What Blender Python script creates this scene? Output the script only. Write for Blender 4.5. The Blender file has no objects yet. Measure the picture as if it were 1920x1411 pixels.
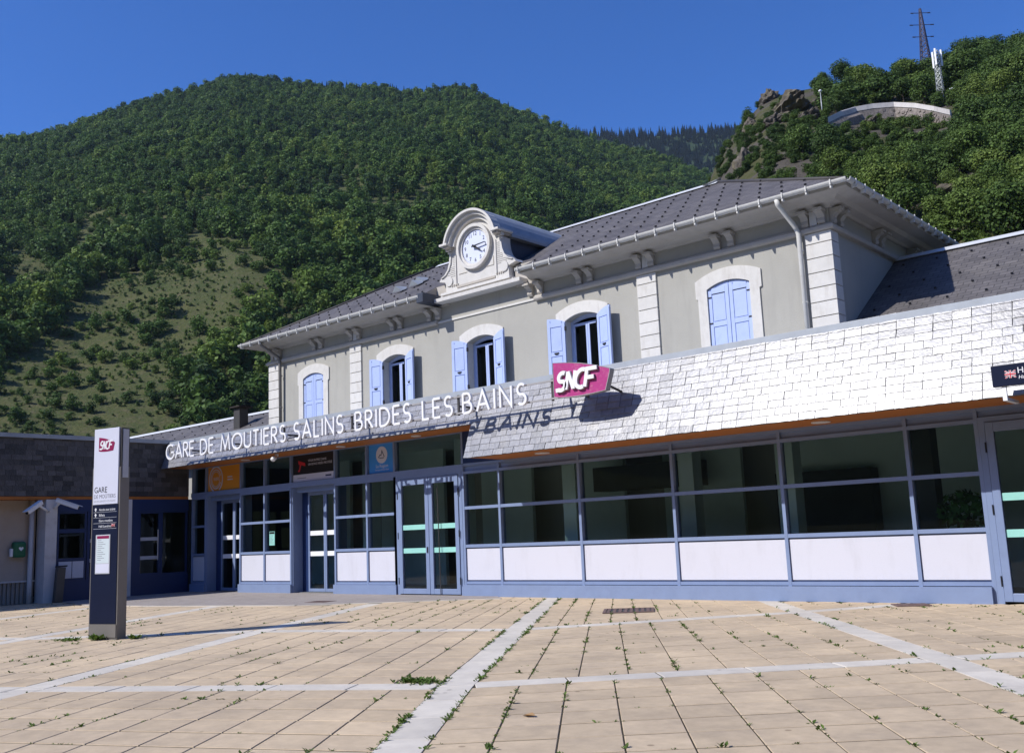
import bpy, bmesh, math, random
import numpy as np
from mathutils import Vector, Matrix, noise as mnoise
from math import sin, cos, pi, radians, degrees, atan2, hypot, sqrt
random.seed(11); rng = np.random.default_rng(5)
S = bpy.context.scene
COL = S.collection
# ------------------------------------------------------------------ camera, sky, sun, exposure
cam_d = bpy.data.cameras.new('camera'); cam = bpy.data.objects.new('camera', cam_d); COL.objects.link(cam)
CO = Vector((0, 0, 1.2)); FW = Vector((-.648, .744, .160)).normalized()
RT = Vector((.749, .661, -.041)); RT = (RT - FW*RT.dot(FW)).normalized(); UP = RT.cross(FW)
m = Matrix((RT, UP, -FW)).transposed().to_4x4(); m.translation = CO
cam.matrix_world = m
cam_d.sensor_width = 36; cam_d.lens = 1814.29/1920*36; cam_d.clip_end = 9000; cam_d.clip_start = .1
S.camera = cam
SUN_A, SUN_B = .50, 1.02            # light travels (a, 1, -b)
ld = Vector((SUN_A, 1, -SUN_B)).normalized()
W = bpy.data.worlds.new('World'); S.world = W; W.use_nodes = True
wn = W.node_tree.nodes; bg = wn['Background']
sky = wn.new('ShaderNodeTexSky'); sky.sky_type = 'NISHITA'; sky.sun_disc = False
sky.sun_elevation = math.asin(-ld.z); sky.sun_rotation = atan2(-ld.x, -ld.y)
sky.altitude = 600; sky.air_density = .75; sky.dust_density = .9; sky.ozone_density = 10
hs = wn.new('ShaderNodeHueSaturation'); hs.inputs['Saturation'].default_value = 1.14; hs.inputs['Hue'].default_value = .508
W.node_tree.links.new(sky.outputs[0], hs.inputs['Color']); W.node_tree.links.new(hs.outputs[0], bg.inputs[0]); bg.inputs[1].default_value = .15
sl = bpy.data.lights.new('sun', 'SUN'); sl.energy = 4.0; sl.angle = radians(.5); sl.color = (1, .97, .925)
so = bpy.data.objects.new('sun', sl); COL.objects.link(so); so.rotation_euler = ld.to_track_quat('-Z', 'Y').to_euler()
so.location = (-20, -30, 60)
S.view_settings.view_transform = 'Standard'; S.view_settings.look = 'None'; S.view_settings.gamma = 1
S.view_settings.exposure = .42

# ------------------------------------------------------------------ helpers
def ray(px, py):
    return FW + RT*((px-960)/1814.29) - UP*((py-705.5)/1814.29)
def at_y(px, py, Y):
    d = ray(px, py); return CO + d*(Y/d.y)
def pix(p):
    d = Vector(p)-CO; z = d.dot(FW)
    if z <= 0: return (-9e3, -9e3)
    return (960+1814.29*d.dot(RT)/z, 705.5-1814.29*d.dot(UP)/z)
LOC = {}
def link(o, parent=None, loc=None):
    COL.objects.link(o)
    if parent is not None:
        o.parent = parent
        LOC[o.name] = Vector(LOC[parent.name])
        if loc is not None:
            o.location = Vector(loc)-LOC[parent.name]; LOC[o.name] = Vector(loc)
    else:
        LOC[o.name] = Vector(loc) if loc is not None else Vector((0, 0, 0))
        o.location = LOC[o.name]
    return o
def tag(o, label=None, cat=None, group=None, kind=None):
    if label: o['label'] = label
    if cat: o['category'] = cat
    if group: o['group'] = group
    if kind: o['kind'] = kind
    return o
def thing(name, loc, label, cat, group=None):
    return tag(link(bpy.data.objects.new(name, None), None, loc), label, cat, group)
class MB:
    def __init__(s): s.v = []; s.f = []
    def face(s, pts):
        b = len(s.v); s.v += [tuple(p) for p in pts]; s.f.append(tuple(range(b, b+len(pts)))); return s
    def mesh(s, v, f):
        b = len(s.v); s.v += [tuple(p) for p in v]; s.f += [tuple(i+b for i in q) for q in f]; return s
    def box(s, a, b):
        x0, x1 = sorted((a[0], b[0])); y0, y1 = sorted((a[1], b[1])); z0, z1 = sorted((a[2], b[2]))
        v = [(x0,y0,z0),(x1,y0,z0),(x1,y1,z0),(x0,y1,z0),(x0,y0,z1),(x1,y0,z1),(x1,y1,z1),(x0,y1,z1)]
        return s.mesh(v, [(0,3,2,1),(4,5,6,7),(0,1,5,4),(1,2,6,5),(2,3,7,6),(3,0,4,7)])
    def obox(s, o, u, v, w):           # corner o, edge vectors
        o, u, v, w = map(Vector, (o, u, v, w))
        p = [o, o+u, o+u+v, o+v, o+w, o+u+w, o+u+v+w, o+v+w]
        f = [(0,3,2,1),(4,5,6,7),(0,1,5,4),(1,2,6,5),(2,3,7,6),(3,0,4,7)]
        if u.cross(v).dot(w) < 0: f = [q[::-1] for q in f]
        return s.mesh(p, f)
    def prism(s, poly, d):             # 3D polygon extruded by vector d
        p = [Vector(q) for q in poly]; d = Vector(d); n = len(p)
        nn = Vector((0, 0, 0))
        for i in range(n): nn += p[i].cross(p[(i+1) % n])
        if nn.dot(d) > 0: p = p[::-1]
        v = p+[q+d for q in p]
        return s.mesh(v, [tuple(range(n)), tuple(range(2*n-1, n-1, -1))]+[(i, i+n, (i+1) % n+n, (i+1) % n) for i in range(n)])
    def strip(s, inner, outer, d, close=False):   # ring between two point lists, extruded by d
        n = len(inner); d = Vector(d)
        I = [Vector(q) for q in inner]; O = [Vector(q) for q in outer]
        v = I+O+[q+d for q in I]+[q+d for q in O]; f = []
        for i in range(n if close else n-1):
            j = (i+1) % n
            f += [(i, j, n+j, n+i), (2*n+i, 3*n+i, 3*n+j, 2*n+j), (i, 2*n+i, 2*n+j, j), (n+i, n+j, 3*n+j, 3*n+i)]
        if not close:
            f += [(0, n, 3*n, 2*n), (n-1, 3*n-1, 4*n-1, 2*n-1)]
        return s.mesh(v, f)
    def tube(s, pts, r, n=10, cap=True):
        P = [Vector(p) for p in pts]; rs = r if isinstance(r, (list, tuple)) else [r]*len(P)
        b = len(s.v)
        t0 = (P[1]-P[0]).normalized(); a = t0.orthogonal().normalized()
        for i, p in enumerate(P):
            t = (P[min(i+1, len(P)-1)]-P[max(i-1, 0)]).normalized()
            a = (a-t*a.dot(t)).normalized(); c = t.cross(a)
            for k in range(n):
                q = p+(a*cos(2*pi*k/n)+c*sin(2*pi*k/n))*rs[i]; s.v.append(tuple(q))
        for i in range(len(P)-1):
            for k in range(n):
                s.f.append((b+i*n+k, b+i*n+(k+1) % n, b+(i+1)*n+(k+1) % n, b+(i+1)*n+k))
        if cap:
            s.f.append(tuple(b+k for k in range(n))[::-1]); s.f.append(tuple(b+(len(P)-1)*n+k for k in range(n)))
        return s
    def disc(s, c, u, v, r, n=32, d=None):
        c, u, v = Vector(c), Vector(u), Vector(v)
        P = [c+(u*cos(2*pi*k/n)+v*sin(2*pi*k/n))*r for k in range(n)]
        if d is None: return s.face(P)
        return s.prism(P, d)
    def build(s, name, mat, parent=None, loc=None, smooth=False, kind=None, bevel=0, label=None):
        me = bpy.data.meshes.new(name)
        if parent is not None and loc is None: off = LOC[parent.name]
        elif loc is not None: off = Vector(loc)
        else: off = Vector((0, 0, 0))
        me.from_pydata([(v[0]-off[0], v[1]-off[1], v[2]-off[2]) for v in s.v], [], s.f)
        if mat: me.materials.append(mat)
        if smooth: me.polygons.foreach_set('use_smooth', [True]*len(me.polygons))
        me.update()
        o = bpy.data.objects.new(name, me); link(o, parent, loc)
        if kind: o['kind'] = kind
        if label: o['label'] = label
        if bevel:
            md = o.modifiers.new('bevel', 'BEVEL'); md.width = bevel; md.segments = 2; md.limit_method = 'ANGLE'
        return o
def copy_tree(o, parent, loc):
    c = o.copy(); COL.objects.link(c)
    if parent is None: c.location = loc
    else: c.parent = parent
    for ch in list(o.children): copy_tree(ch, c, None)
    return c

# ------------------------------------------------------------------ materials
def mat(name, col, rough=.7, metal=0, var=.15, scale=3, bump=0, bscale=60, spec=.4, rnd=0, dirt=None, dscale=1.5, damt=.5, col2=None, stretch=None, dstretch=None, stain=0):
    M = bpy.data.materials.new(name); M.use_nodes = True; nt = M.node_tree; N = nt.nodes; L = nt.links
    b = N['Principled BSDF']; b.inputs['Roughness'].default_value = rough; b.inputs['Metallic'].default_value = metal
    b.inputs['Specular IOR Level'].default_value = spec
    tc = N.new('ShaderNodeTexCoord'); src = tc.outputs['Object']
    if stretch:
        mp = N.new('ShaderNodeMapping'); mp.inputs['Scale'].default_value = stretch; L.new(src, mp.inputs[0]); src = mp.outputs[0]
    oi = N.new('ShaderNodeObjectInfo')
    add = N.new('ShaderNodeVectorMath'); add.operation = 'MULTIPLY_ADD'
    add.inputs[1].default_value = (1, 1, 1); L.new(src, add.inputs[0])
    cmb = N.new('ShaderNodeCombineXYZ'); mul = N.new('ShaderNodeMath'); mul.operation = 'MULTIPLY'; mul.inputs[1].default_value = 37.0
    L.new(oi.outputs['Random'], mul.inputs[0])
    for k in range(3): L.new(mul.outputs[0], cmb.inputs[k])
    L.new(cmb.outputs[0], add.inputs[2]); src = add.outputs[0]
    nz = N.new('ShaderNodeTexNoise'); nz.inputs['Scale'].default_value = scale; nz.inputs['Detail'].default_value = 6; nz.inputs['Roughness'].default_value = .65
    L.new(src, nz.inputs['Vector'])
    rp = N.new('ShaderNodeValToRGB'); e = rp.color_ramp.elements
    e[0].position = .3; e[1].position = .72
    c2 = col2 or col
    e[0].color = (*[max(0, x*(1-var)) for x in col], 1); e[1].color = (*[min(1, x*(1+var)) for x in c2], 1)
    L.new(nz.outputs['Fac'], rp.inputs[0]); out = rp.outputs[0]
    if rnd:
        mr = N.new('ShaderNodeMapRange'); mr.inputs[3].default_value = 1-rnd; mr.inputs[4].default_value = 1+rnd
        L.new(oi.outputs['Random'], mr.inputs[0])
        vm = N.new('ShaderNodeVectorMath'); vm.operation = 'SCALE'; L.new(out, vm.inputs[0]); L.new(mr.outputs[0], vm.inputs['Scale']); out = vm.outputs[0]
    if dirt:
        n2 = N.new('ShaderNodeTexNoise'); n2.inputs['Scale'].default_value = dscale; n2.inputs['Detail'].default_value = 8; n2.inputs['Roughness'].default_value = .7
        if dstretch:
            mq = N.new('ShaderNodeMapping'); mq.inputs['Scale'].default_value = dstretch; L.new(src, mq.inputs[0]); L.new(mq.outputs[0], n2.inputs['Vector'])
        else: L.new(src, n2.inputs['Vector'])
        r2 = N.new('ShaderNodeValToRGB'); r2.color_ramp.elements[0].position = .52; r2.color_ramp.elements[1].position = .75
        r2.color_ramp.elements[1].color = (damt, damt, damt, 1)
        L.new(n2.outputs['Fac'], r2.inputs[0])
        mx = N.new('ShaderNodeMix'); mx.data_type = 'RGBA'; L.new(r2.outputs[0], mx.inputs[0]); L.new(out, mx.inputs[6]); mx.inputs[7].default_value = (*dirt, 1); out = mx.outputs[2]
    if stain:
        ge = N.new('ShaderNodeNewGeometry'); n5 = N.new('ShaderNodeTexNoise'); n5.inputs['Scale'].default_value = .8; n5.inputs['Detail'].default_value = 9; n5.inputs['Roughness'].default_value = .68
        L.new(ge.outputs['Position'], n5.inputs['Vector']); r5 = N.new('ShaderNodeValToRGB'); r5.color_ramp.elements[0].position = .32; r5.color_ramp.elements[1].position = .62
        r5.color_ramp.elements[0].color = (1-stain, 1-stain, 1-stain*.9, 1); r5.color_ramp.elements[1].color = (1.06, 1.05, 1.03, 1); L.new(n5.outputs['Fac'], r5.inputs[0])
        vo = N.new('ShaderNodeTexVoronoi'); vo.inputs['Scale'].default_value = 2.6; L.new(ge.outputs['Position'], vo.inputs['Vector'])
        r6 = N.new('ShaderNodeValToRGB'); r6.color_ramp.elements[0].position = .045; r6.color_ramp.elements[1].position = .065; r6.color_ramp.elements[0].color = (.6, .58, .56, 1); L.new(vo.outputs['Distance'], r6.inputs[0])
        for r_ in (r5, r6):
            mx = N.new('ShaderNodeMix'); mx.data_type = 'RGBA'; mx.blend_type = 'MULTIPLY'; mx.inputs[0].default_value = 1; L.new(out, mx.inputs[6]); L.new(r_.outputs[0], mx.inputs[7]); out = mx.outputs[2]
    L.new(out, b.inputs['Base Color'])
    if bump:
        n3 = N.new('ShaderNodeTexNoise'); n3.inputs['Scale'].default_value = bscale; n3.inputs['Detail'].default_value = 4
        L.new(src, n3.inputs['Vector'])
        bp = N.new('ShaderNodeBump'); bp.inputs['Strength'].default_value = bump; bp.inputs['Distance'].default_value = .02
        L.new(n3.outputs['Fac'], bp.inputs['Height']); L.new(bp.outputs[0], b.inputs['Normal'])
    return M
def glass_mat(name, tint, gloss=1.0):
    M = bpy.data.materials.new(name); M.use_nodes = True; nt = M.node_tree; N = nt.nodes; L = nt.links
    N.remove(N['Principled BSDF']); out = N['Material Output']
    t = N.new('ShaderNodeBsdfTransparent'); t.inputs[0].default_value = (*tint, 1)
    g = N.new('ShaderNodeBsdfGlossy'); g.inputs['Roughness'].default_value = .01; g.inputs[0].default_value = (.9, .93, .93, 1)
    fr = N.new('ShaderNodeFresnel'); fr.inputs[0].default_value = 1.45
    mu = N.new('ShaderNodeMath'); mu.operation = 'MULTIPLY'; mu.inputs[1].default_value = gloss; mu.use_clamp = True
    mx = N.new('ShaderNodeMixShader'); L.new(fr.outputs[0], mu.inputs[0]); L.new(mu.outputs[0], mx.inputs[0])
    L.new(t.outputs[0], mx.inputs[1]); L.new(g.outputs[0], mx.inputs[2]); L.new(mx.outputs[0], out.inputs[0])
    return M
def slate_roof_mat(name, col, lich):
    M = mat(name, col, rough=.62, var=.25, scale=1.2, spec=.3, dirt=lich, dscale=.6, damt=.5)
    nt = M.node_tree; N = nt.nodes; L = nt.links; b = N['Principled BSDF']
    tc = N.new('ShaderNodeTexCoord'); mp = N.new('ShaderNodeMapping'); L.new(tc.outputs['UV'], mp.inputs[0])
    br = N.new('ShaderNodeTexBrick'); br.inputs['Scale'].default_value = 1; br.inputs['Brick Width'].default_value = .25; br.inputs['Row Height'].default_value = .14
    br.inputs['Mortar Size'].default_value = .009; br.inputs['Color1'].default_value = (.72, .72, .72, 1); br.inputs['Color2'].default_value = (1.1, 1.1, 1.1, 1); br.inputs['Mortar'].default_value = (.35, .35, .35, 1)
    L.new(mp.outputs[0], br.inputs['Vector'])
    src = b.inputs['Base Color'].links[0].from_socket
    mx = N.new('ShaderNodeMix'); mx.data_type = 'RGBA'; mx.blend_type = 'MULTIPLY'; mx.inputs[0].default_value = .8
    L.new(src, mx.inputs[6]); L.new(br.outputs['Color'], mx.inputs[7]); L.new(mx.outputs[2], b.inputs['Base Color'])
    bp = N.new('ShaderNodeBump'); bp.inputs['Strength'].default_value = .5; bp.inputs['Distance'].default_value = .01
    L.new(br.outputs['Fac'], bp.inputs['Height']); bp.invert = True; L.new(bp.outputs[0], b.inputs['Normal'])
    return M
def leaf_mat(name, dark, light, yellow):
    M = bpy.data.materials.new(name); M.use_nodes = True; nt = M.node_tree; N = nt.nodes; L = nt.links
    b = N['Principled BSDF']; b.inputs['Roughness'].default_value = .65; b.inputs['Specular IOR Level'].default_value = .2
    oi = N.new('ShaderNodeObjectInfo'); ge = N.new('ShaderNodeNewGeometry')
    r1 = N.new('ShaderNodeValToRGB'); e = r1.color_ramp.elements; e[0].color = (*dark, 1); e[1].color = (*yellow, 1)
    k = e.new(.62); k.color = (*light, 1)
    nl = N.new('ShaderNodeTexNoise'); nl.inputs['Scale'].default_value = .022; nl.inputs['Detail'].default_value = 4; L.new(oi.outputs['Location'], nl.inputs['Vector'])
    m1 = N.new('ShaderNodeMath'); m1.operation = 'MULTIPLY_ADD'; m1.inputs[1].default_value = .6; L.new(oi.outputs['Random'], m1.inputs[0])
    m2 = N.new('ShaderNodeMath'); m2.operation = 'MULTIPLY_ADD'; m2.inputs[1].default_value = 1.6; m2.inputs[2].default_value = -.60; L.new(nl.outputs['Fac'], m2.inputs[0]); L.new(m2.outputs[0], m1.inputs[2])
    L.new(m1.outputs[0], r1.inputs[0])
    mr = N.new('ShaderNodeMapRange'); mr.inputs[3].default_value = .6; mr.inputs[4].default_value = 1.5; L.new(ge.outputs['Random Per Island'], mr.inputs[0])
    vm = N.new('ShaderNodeVectorMath'); vm.operation = 'SCALE'; L.new(r1.outputs[0], vm.inputs[0]); L.new(mr.outputs[0], vm.inputs['Scale'])
    L.new(vm.outputs[0], b.inputs['Base Color'])
    tr = N.new('ShaderNodeBsdfTranslucent'); L.new(vm.outputs[0], tr.inputs[0])
    mx = N.new('ShaderNodeMixShader'); mx.inputs[0].default_value = .25
    L.new(b.outputs[0], mx.inputs[1]); L.new(tr.outputs[0], mx.inputs[2]); L.new(mx.outputs[0], N['Material Output'].inputs[0])
    return M
def hill_mat(name, grass, grass2, rock, rscale, rockamt, soil):
    M = bpy.data.materials.new(name); M.use_nodes = True; nt = M.node_tree; N = nt.nodes; L = nt.links
    b = N['Principled BSDF']; b.inputs['Roughness'].default_value = .95; b.inputs['Specular IOR Level'].default_value = .1
    tc = N.new('ShaderNodeTexCoord')
    def nz(sc, d=8, r=.7):
        n = N.new('ShaderNodeTexNoise'); n.inputs['Scale'].default_value = sc; n.inputs['Detail'].default_value = d; n.inputs['Roughness'].default_value = r
        L.new(tc.outputs['Object'], n.inputs['Vector']); return n
    def mix(f, a, c):
        x = N.new('ShaderNodeMix'); x.data_type = 'RGBA'; L.new(f, x.inputs[0])
        for s, i in ((a, 6), (c, 7)):
            if isinstance(s, tuple): x.inputs[i].default_value = (*s, 1)
            else: L.new(s, x.inputs[i])
        return x.outputs[2]
    def ramp(o, a, c):
        r = N.new('ShaderNodeValToRGB'); r.color_ramp.elements[0].position = a; r.color_ramp.elements[1].position = c; L.new(o, r.inputs[0]); return r.outputs[0]
    g = mix(ramp(nz(rscale*1.5).outputs['Fac'], .35, .68), grass, grass2)
    g = mix(ramp(nz(rscale*5).outputs['Fac'], .5, .75), g, soil)
    g = mix(ramp(nz(rscale*.9, 10).outputs['Fac'], 1-rockamt, 1-rockamt+.06), g, rock)
    L.new(g, b.inputs['Base Color'])
    bp = N.new('ShaderNodeBump'); bp.inputs['Strength'].default_value = .7; bp.inputs['Distance'].default_value = 1.5
    L.new(nz(rscale*8).outputs['Fac'], bp.inputs['Height']); L.new(bp.outputs[0], b.inputs['Normal'])
    return M

M = {}
M['tile'] = mat('paving_tile', (.525, .415, .285), .85, var=.10, scale=9, bump=.25, bscale=150, spec=.2, rnd=.085, dirt=(.33, .27, .21), dscale=2.2, damt=.45, stain=.22)
M['slab'] = mat('pale_slab', (.57, .525, .455), .85, var=.08, scale=6, bump=.2, bscale=150, spec=.2, rnd=.07, dirt=(.38, .34, .30), dscale=2, damt=.4, stain=.16)
M['joint'] = mat('joint_earth', (.06, .05, .035), .95, var=.4, scale=14, spec=.1)
M['asphalt'] = mat('asphalt', (.32, .285, .265), .9, var=.12, scale=5, bump=.4, bscale=220, spec=.2, dirt=(.23, .205, .19), dscale=1, damt=.5)
M['ground'] = mat('valley_ground', (.10, .105, .06), .95, var=.3, scale=.05, spec=.1)
M['blue'] = mat('blue_frame_paint', (.20, .26, .41), .42, var=.05, scale=4, spec=.4, dirt=(.16, .19, .33), dscale=3, damt=.35)
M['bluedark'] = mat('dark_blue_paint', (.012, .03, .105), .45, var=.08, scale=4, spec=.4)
M['panel'] = mat('pale_infill_panel', (.59, .59, .655), .75, var=.025, scale=60, bump=.12, bscale=300, spec=.25, dirt=(.43, .42, .45), dscale=1.6, damt=.4, dstretch=(1.5, 1, .35))
M['glass'] = glass_mat('tinted_glass', (.70, .82, .81), .85)
M['glassup'] = glass_mat('window_glass', (.5, .55, .55), 1.0)
M['slate'] = mat('fascia_slate', (.20, .20, .22), .36, var=.25, scale=7, bump=.16, bscale=22, spec=.88, rnd=.22, dirt=(.28, .25, .20), dscale=2.0, damt=.4, dstretch=(2.5, 1, .5))
M['slatedark'] = mat('side_slate', (.085, .08, .08), .55, var=.3, scale=6, bump=.3, bscale=30, spec=.4, dirt=(.13, .115, .09), dscale=.8, damt=.5)
M['roof'] = slate_roof_mat('roof_slate', (.125, .115, .115), (.155, .14, .12))
M['zinc'] = mat('zinc_flashing', (.33, .36, .40), .5, .12, var=.12, scale=3, spec=.5, dirt=(.25, .27, .3), dscale=4, damt=.4)
M['slatezinc'] = mat('dark_zinc_and_shade', (.05, .06, .085), .5, .3, var=.15, scale=3)  # rainwater box zinc; on the dormer cheeks its darkness is painted-in shade
M['zincpale'] = mat('pale_ridge_zinc', (.62, .63, .64), .5, .2, var=.1, scale=3, spec=.5)
M['soffit'] = mat('orange_soffit', (.44, .155, .035), .55, var=.12, scale=2, spec=.3, stretch=(.3, 4, 4))
M['wall'] = mat('grey_render', (.395, .382, .345), .9, var=.05, scale=1.1, bump=.3, bscale=55, spec=.15, dirt=(.30, .29, .265), dscale=1.6, damt=.45, dstretch=(2.2, 2.2, .25))
M['stone'] = mat('white_stone', (.63, .61, .58), .8, var=.06, scale=6, bump=.12, bscale=60, spec=.2, rnd=.05, dirt=(.40, .36, .31), dscale=2.5, damt=.5, dstretch=(2, 2, .6))
M['cornice'] = mat('cornice_stone', (.46, .425, .38), .85, var=.10, scale=4, bump=.15, bscale=50, spec=.2, rnd=.05, dirt=(.33, .29, .25), dscale=2, damt=.55)
M['gutter'] = mat('pale_gutter_paint', (.60, .59, .56), .5, var=.08, scale=4, spec=.4, dirt=(.42, .38, .33), dscale=3, damt=.5)
M['shutter'] = mat('lavender_blue_shutter_paint', (.41, .495, .76), .5, var=.04, scale=3, spec=.35, dirt=(.27, .35, .66), dscale=5, damt=.4)
M['iron'] = mat('black_iron', (.02, .02, .025), .5, .3, var=.2, scale=8)
M['darkgrey'] = mat('dark_grey_metal', (.085, .08, .078), .45, .4, var=.1, scale=5, spec=.5)
M['midgrey'] = mat('warm_grey_metal', (.20, .185, .17), .5, .3, var=.06, scale=5, spec=.5)
M['navy'] = mat('navy_panel', (.010, .014, .036), .35, var=.1, scale=3, spec=.18)
M['white'] = mat('white_paint', (.80, .80, .82), .45, var=.03, scale=4, spec=.4)
M['whitesign'] = mat('white_sign_face', (.66, .67, .78), .3, var=.02, scale=2, spec=.5)
M['lettermetal'] = mat('letter_side_metal', (.35, .34, .34), .5, .2, var=.05, scale=4)
M['magenta'] = mat('magenta_sign_face', (.40, .035, .19), .42, var=.10, scale=4, spec=.5, dirt=(.55, .25, .33), dscale=14, damt=.55)
M['crimson'] = mat('crimson_logo', (.25, .01, .075), .4, var=.04, scale=4)
M['clockface'] = mat('clock_face', (.66, .70, .86), .3, var=.02, scale=2, spec=.5)
M['black'] = mat('black_print', (.012, .012, .014), .5, var=.1, scale=4)
M['greyprint'] = mat('grey_print', (.22, .22, .26), .5, var=.05, scale=4)
M['palegrey'] = mat('pale_grey_print', (.48, .49, .53), .5, var=.05, scale=4)
M['paper'] = mat('notice_paper', (.60, .68, .70), .5, var=.03, scale=3)
M['mint'] = mat('mint_glass_strip', (.30, .62, .55), .4, var=.04, scale=3)
M['orange'] = mat('orange_poster', (.80, .33, .035), .4, var=.03, scale=2)
M['skyblue'] = mat('sky_blue_poster', (.06, .30, .78), .4, var=.03, scale=2)
M['posterblack'] = mat('black_poster', (.018, .018, .02), .35, var=.1, scale=3)
M['red'] = mat('red_print', (.55, .03, .04), .5, var=.05, scale=3)
M['green'] = mat('green_case', (.012, .13, .06), .4, var=.06, scale=4)
M['render'] = mat('beige_render', (.44, .37, .31), .9, var=.06, scale=2, bump=.2, bscale=60, spec=.15, dirt=(.32, .27, .23), dscale=1.5, damt=.4)
M['whiterender'] = mat('white_render', (.62, .60, .60), .85, var=.05, scale=3, spec=.2, dirt=(.38, .33, .30), dscale=2.5, damt=.5)
M['corr'] = mat('corrugated_sheet', (.26, .25, .24), .6, .2, var=.08, scale=4)
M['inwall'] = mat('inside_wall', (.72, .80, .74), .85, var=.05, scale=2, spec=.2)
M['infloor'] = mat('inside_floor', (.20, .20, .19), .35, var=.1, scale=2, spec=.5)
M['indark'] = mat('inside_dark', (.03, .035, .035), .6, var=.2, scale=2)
M['rust'] = mat('rusty_grate', (.17, .115, .105), .75, .3, var=.2, scale=12)
M['bark'] = mat('bark', (.10, .075, .055), .95, var=.3, scale=4, spec=.1)
M['drywall'] = mat('stone_rubble_wall', (.26, .225, .20), .95, var=.45, scale=2.2, bump=.8, bscale=3, spec=.1)
M['parapet'] = mat('pale_parapet', (.62, .58, .55), .85, var=.12, scale=1, spec=.2, dirt=(.35, .3, .27), dscale=.6, damt=.5)
M['rock'] = mat('grey_rock', (.115, .10, .085), .95, var=.5, scale=.35, bump=1, bscale=1.2, spec=.1, dirt=(.16, .14, .06), dscale=.2, damt=.8)
M['steel'] = mat('pylon_steel', (.07, .065, .10), .6, .4, var=.1, scale=1)
M['galv'] = mat('galvanised_steel', (.35, .37, .37), .5, .4, var=.1, scale=2)
M['timber'] = mat('dark_timber', (.035, .025, .02), .8, var=.3, scale=2)
M['leaf'] = leaf_mat('broadleaf_foliage', (.040, .078, .022), (.088, .155, .030), (.175, .235, .042))
M['leafnear'] = leaf_mat('hillside_foliage', (.042, .078, .020), (.085, .140, .030), (.15, .205, .042))
M['conifer'] = leaf_mat('conifer_foliage', (.016, .036, .022), (.026, .05, .026), (.036, .06, .028))
M['weed'] = leaf_mat('weed_foliage', (.06, .10, .02), (.10, .16, .03), (.16, .19, .05))
M['potted'] = leaf_mat('indoor_foliage', (.05, .12, .03), (.08, .17, .04), (.10, .2, .05))
M['drygrass'] = mat('dry_leaf', (.28, .17, .08), .9, var=.2, scale=20)
M['meadow'] = hill_mat('mountain_slope', (.108, .112, .044), (.054, .076, .026), (.15, .135, .11), .085, .33, (.14, .115, .07))
M['ridge'] = hill_mat('wooded_ridge', (.035, .055, .022), (.025, .042, .018), (.04, .05, .03), .03, .3, (.03, .045, .02))
M['hill'] = hill_mat('rocky_hillside', (.10, .095, .045), (.045, .062, .022), (.10, .088, .075), .12, .52, (.11, .10, .055))

# ------------------------------------------------------------------ text and strokes
_fc = {}
def text_mesh(body, size, ext=.0):
    cu = bpy.data.curves.new('t', 'FONT'); cu.body = body; cu.size = size; cu.extrude = ext; cu.resolution_u = 3
    o = bpy.data.objects.new('t', cu); COL.objects.link(o)
    dg = bpy.context.evaluated_depsgraph_get(); dg.update()
    me = bpy.data.meshes.new_from_object(o.evaluated_get(dg))
    vs = [tuple(v.co) for v in me.vertices]; fs = [tuple(p.vertices) for p in me.polygons]
    bpy.data.objects.remove(o); bpy.data.curves.remove(cu); bpy.data.meshes.remove(me)
    return vs, fs
def text(name, body, size, O, U, V, mat_, parent, width=None, align='L', shear=0, ext=.0008):
    vs, fs = text_mesh(body, size, ext)
    O, U, V = Vector(O), Vector(U).normalized(), Vector(V).normalized(); Nn = U.cross(V)
    w = max(v[0] for v in vs); sx = 1
    if width: sx = width/w; w = width
    dx = {'L': 0, 'C': -w/2, 'R': -w}[align]
    mb = MB(); mb.mesh([O+U*(v[0]*sx+dx+shear*v[1])+V*v[1]+Nn*v[2] for v in vs], fs)
    return mb.build(name, mat_, parent)
def arc(cx, cy, rx, ry, a0, a1, n=14):
    return [(cx+rx*cos(radians(a0+(a1-a0)*i/n)), cy+ry*sin(radians(a0+(a1-a0)*i/n))) for i in range(n+1)]
def bowl(y0, y1, w):
    r = (y1-y0)/2; return [(0, y1), (w-r*.9, y1)]+arc(w-r*.9, (y0+y1)/2, r*.9, r, 90, -90, 10)+[(0, y0)]
GL = {'A': (.70, [[(0, 0), (.35, 1), (.70, 0)], [(.12, .32), (.58, .32)]]),
 'B': (.50, [[(0, 0), (0, 1)], bowl(.54, 1, .43), bowl(0, .54, .50)]),
 'D': (.66, [[(0, 0), (0, 1)], bowl(0, 1, .66)]),
 'E': (.44, [[(0, 0), (0, 1)], [(0, 1), (.44, 1)], [(0, .53), (.40, .53)], [(0, 0), (.44, 0)]]),
 'G': (.88, [arc(.46, .5, .46, .5, 48, 360, 22)+[(.92, .47), (.55, .47)]]),
 'I': (.0, [[(0, 0), (0, 1)]]), 'L': (.40, [[(0, 1), (0, 0), (.40, 0)]]),
 'M': (.88, [[(0, 0), (.12, 1), (.44, .12), (.76, 1), (.88, 0)]]),
 'N': (.62, [[(0, 0), (0, 1), (.62, 0), (.62, 1)]]), 'O': (.94, ['loop', arc(.47, .5, .47, .5, 0, 360, 28)[:-1]]),
 'R': (.50, [[(0, 0), (0, 1)], bowl(.50, 1, .45), [(.18, .5), (.50, 0)]]),
 'S': (.46, [arc(.23, .74, .205, .26, 40, 250, 12)+arc(.235, .25, .225, .25, 80, -140, 12)]),
 'T': (.50, [[(0, 1), (.5, 1)], [(.25, 1), (.25, 0)]]),
 'U': (.60, [[(0, 1), (0, .3)]+arc(.3, .3, .3, .3, 180, 360, 12)+[(.6, 1)]])}
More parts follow.
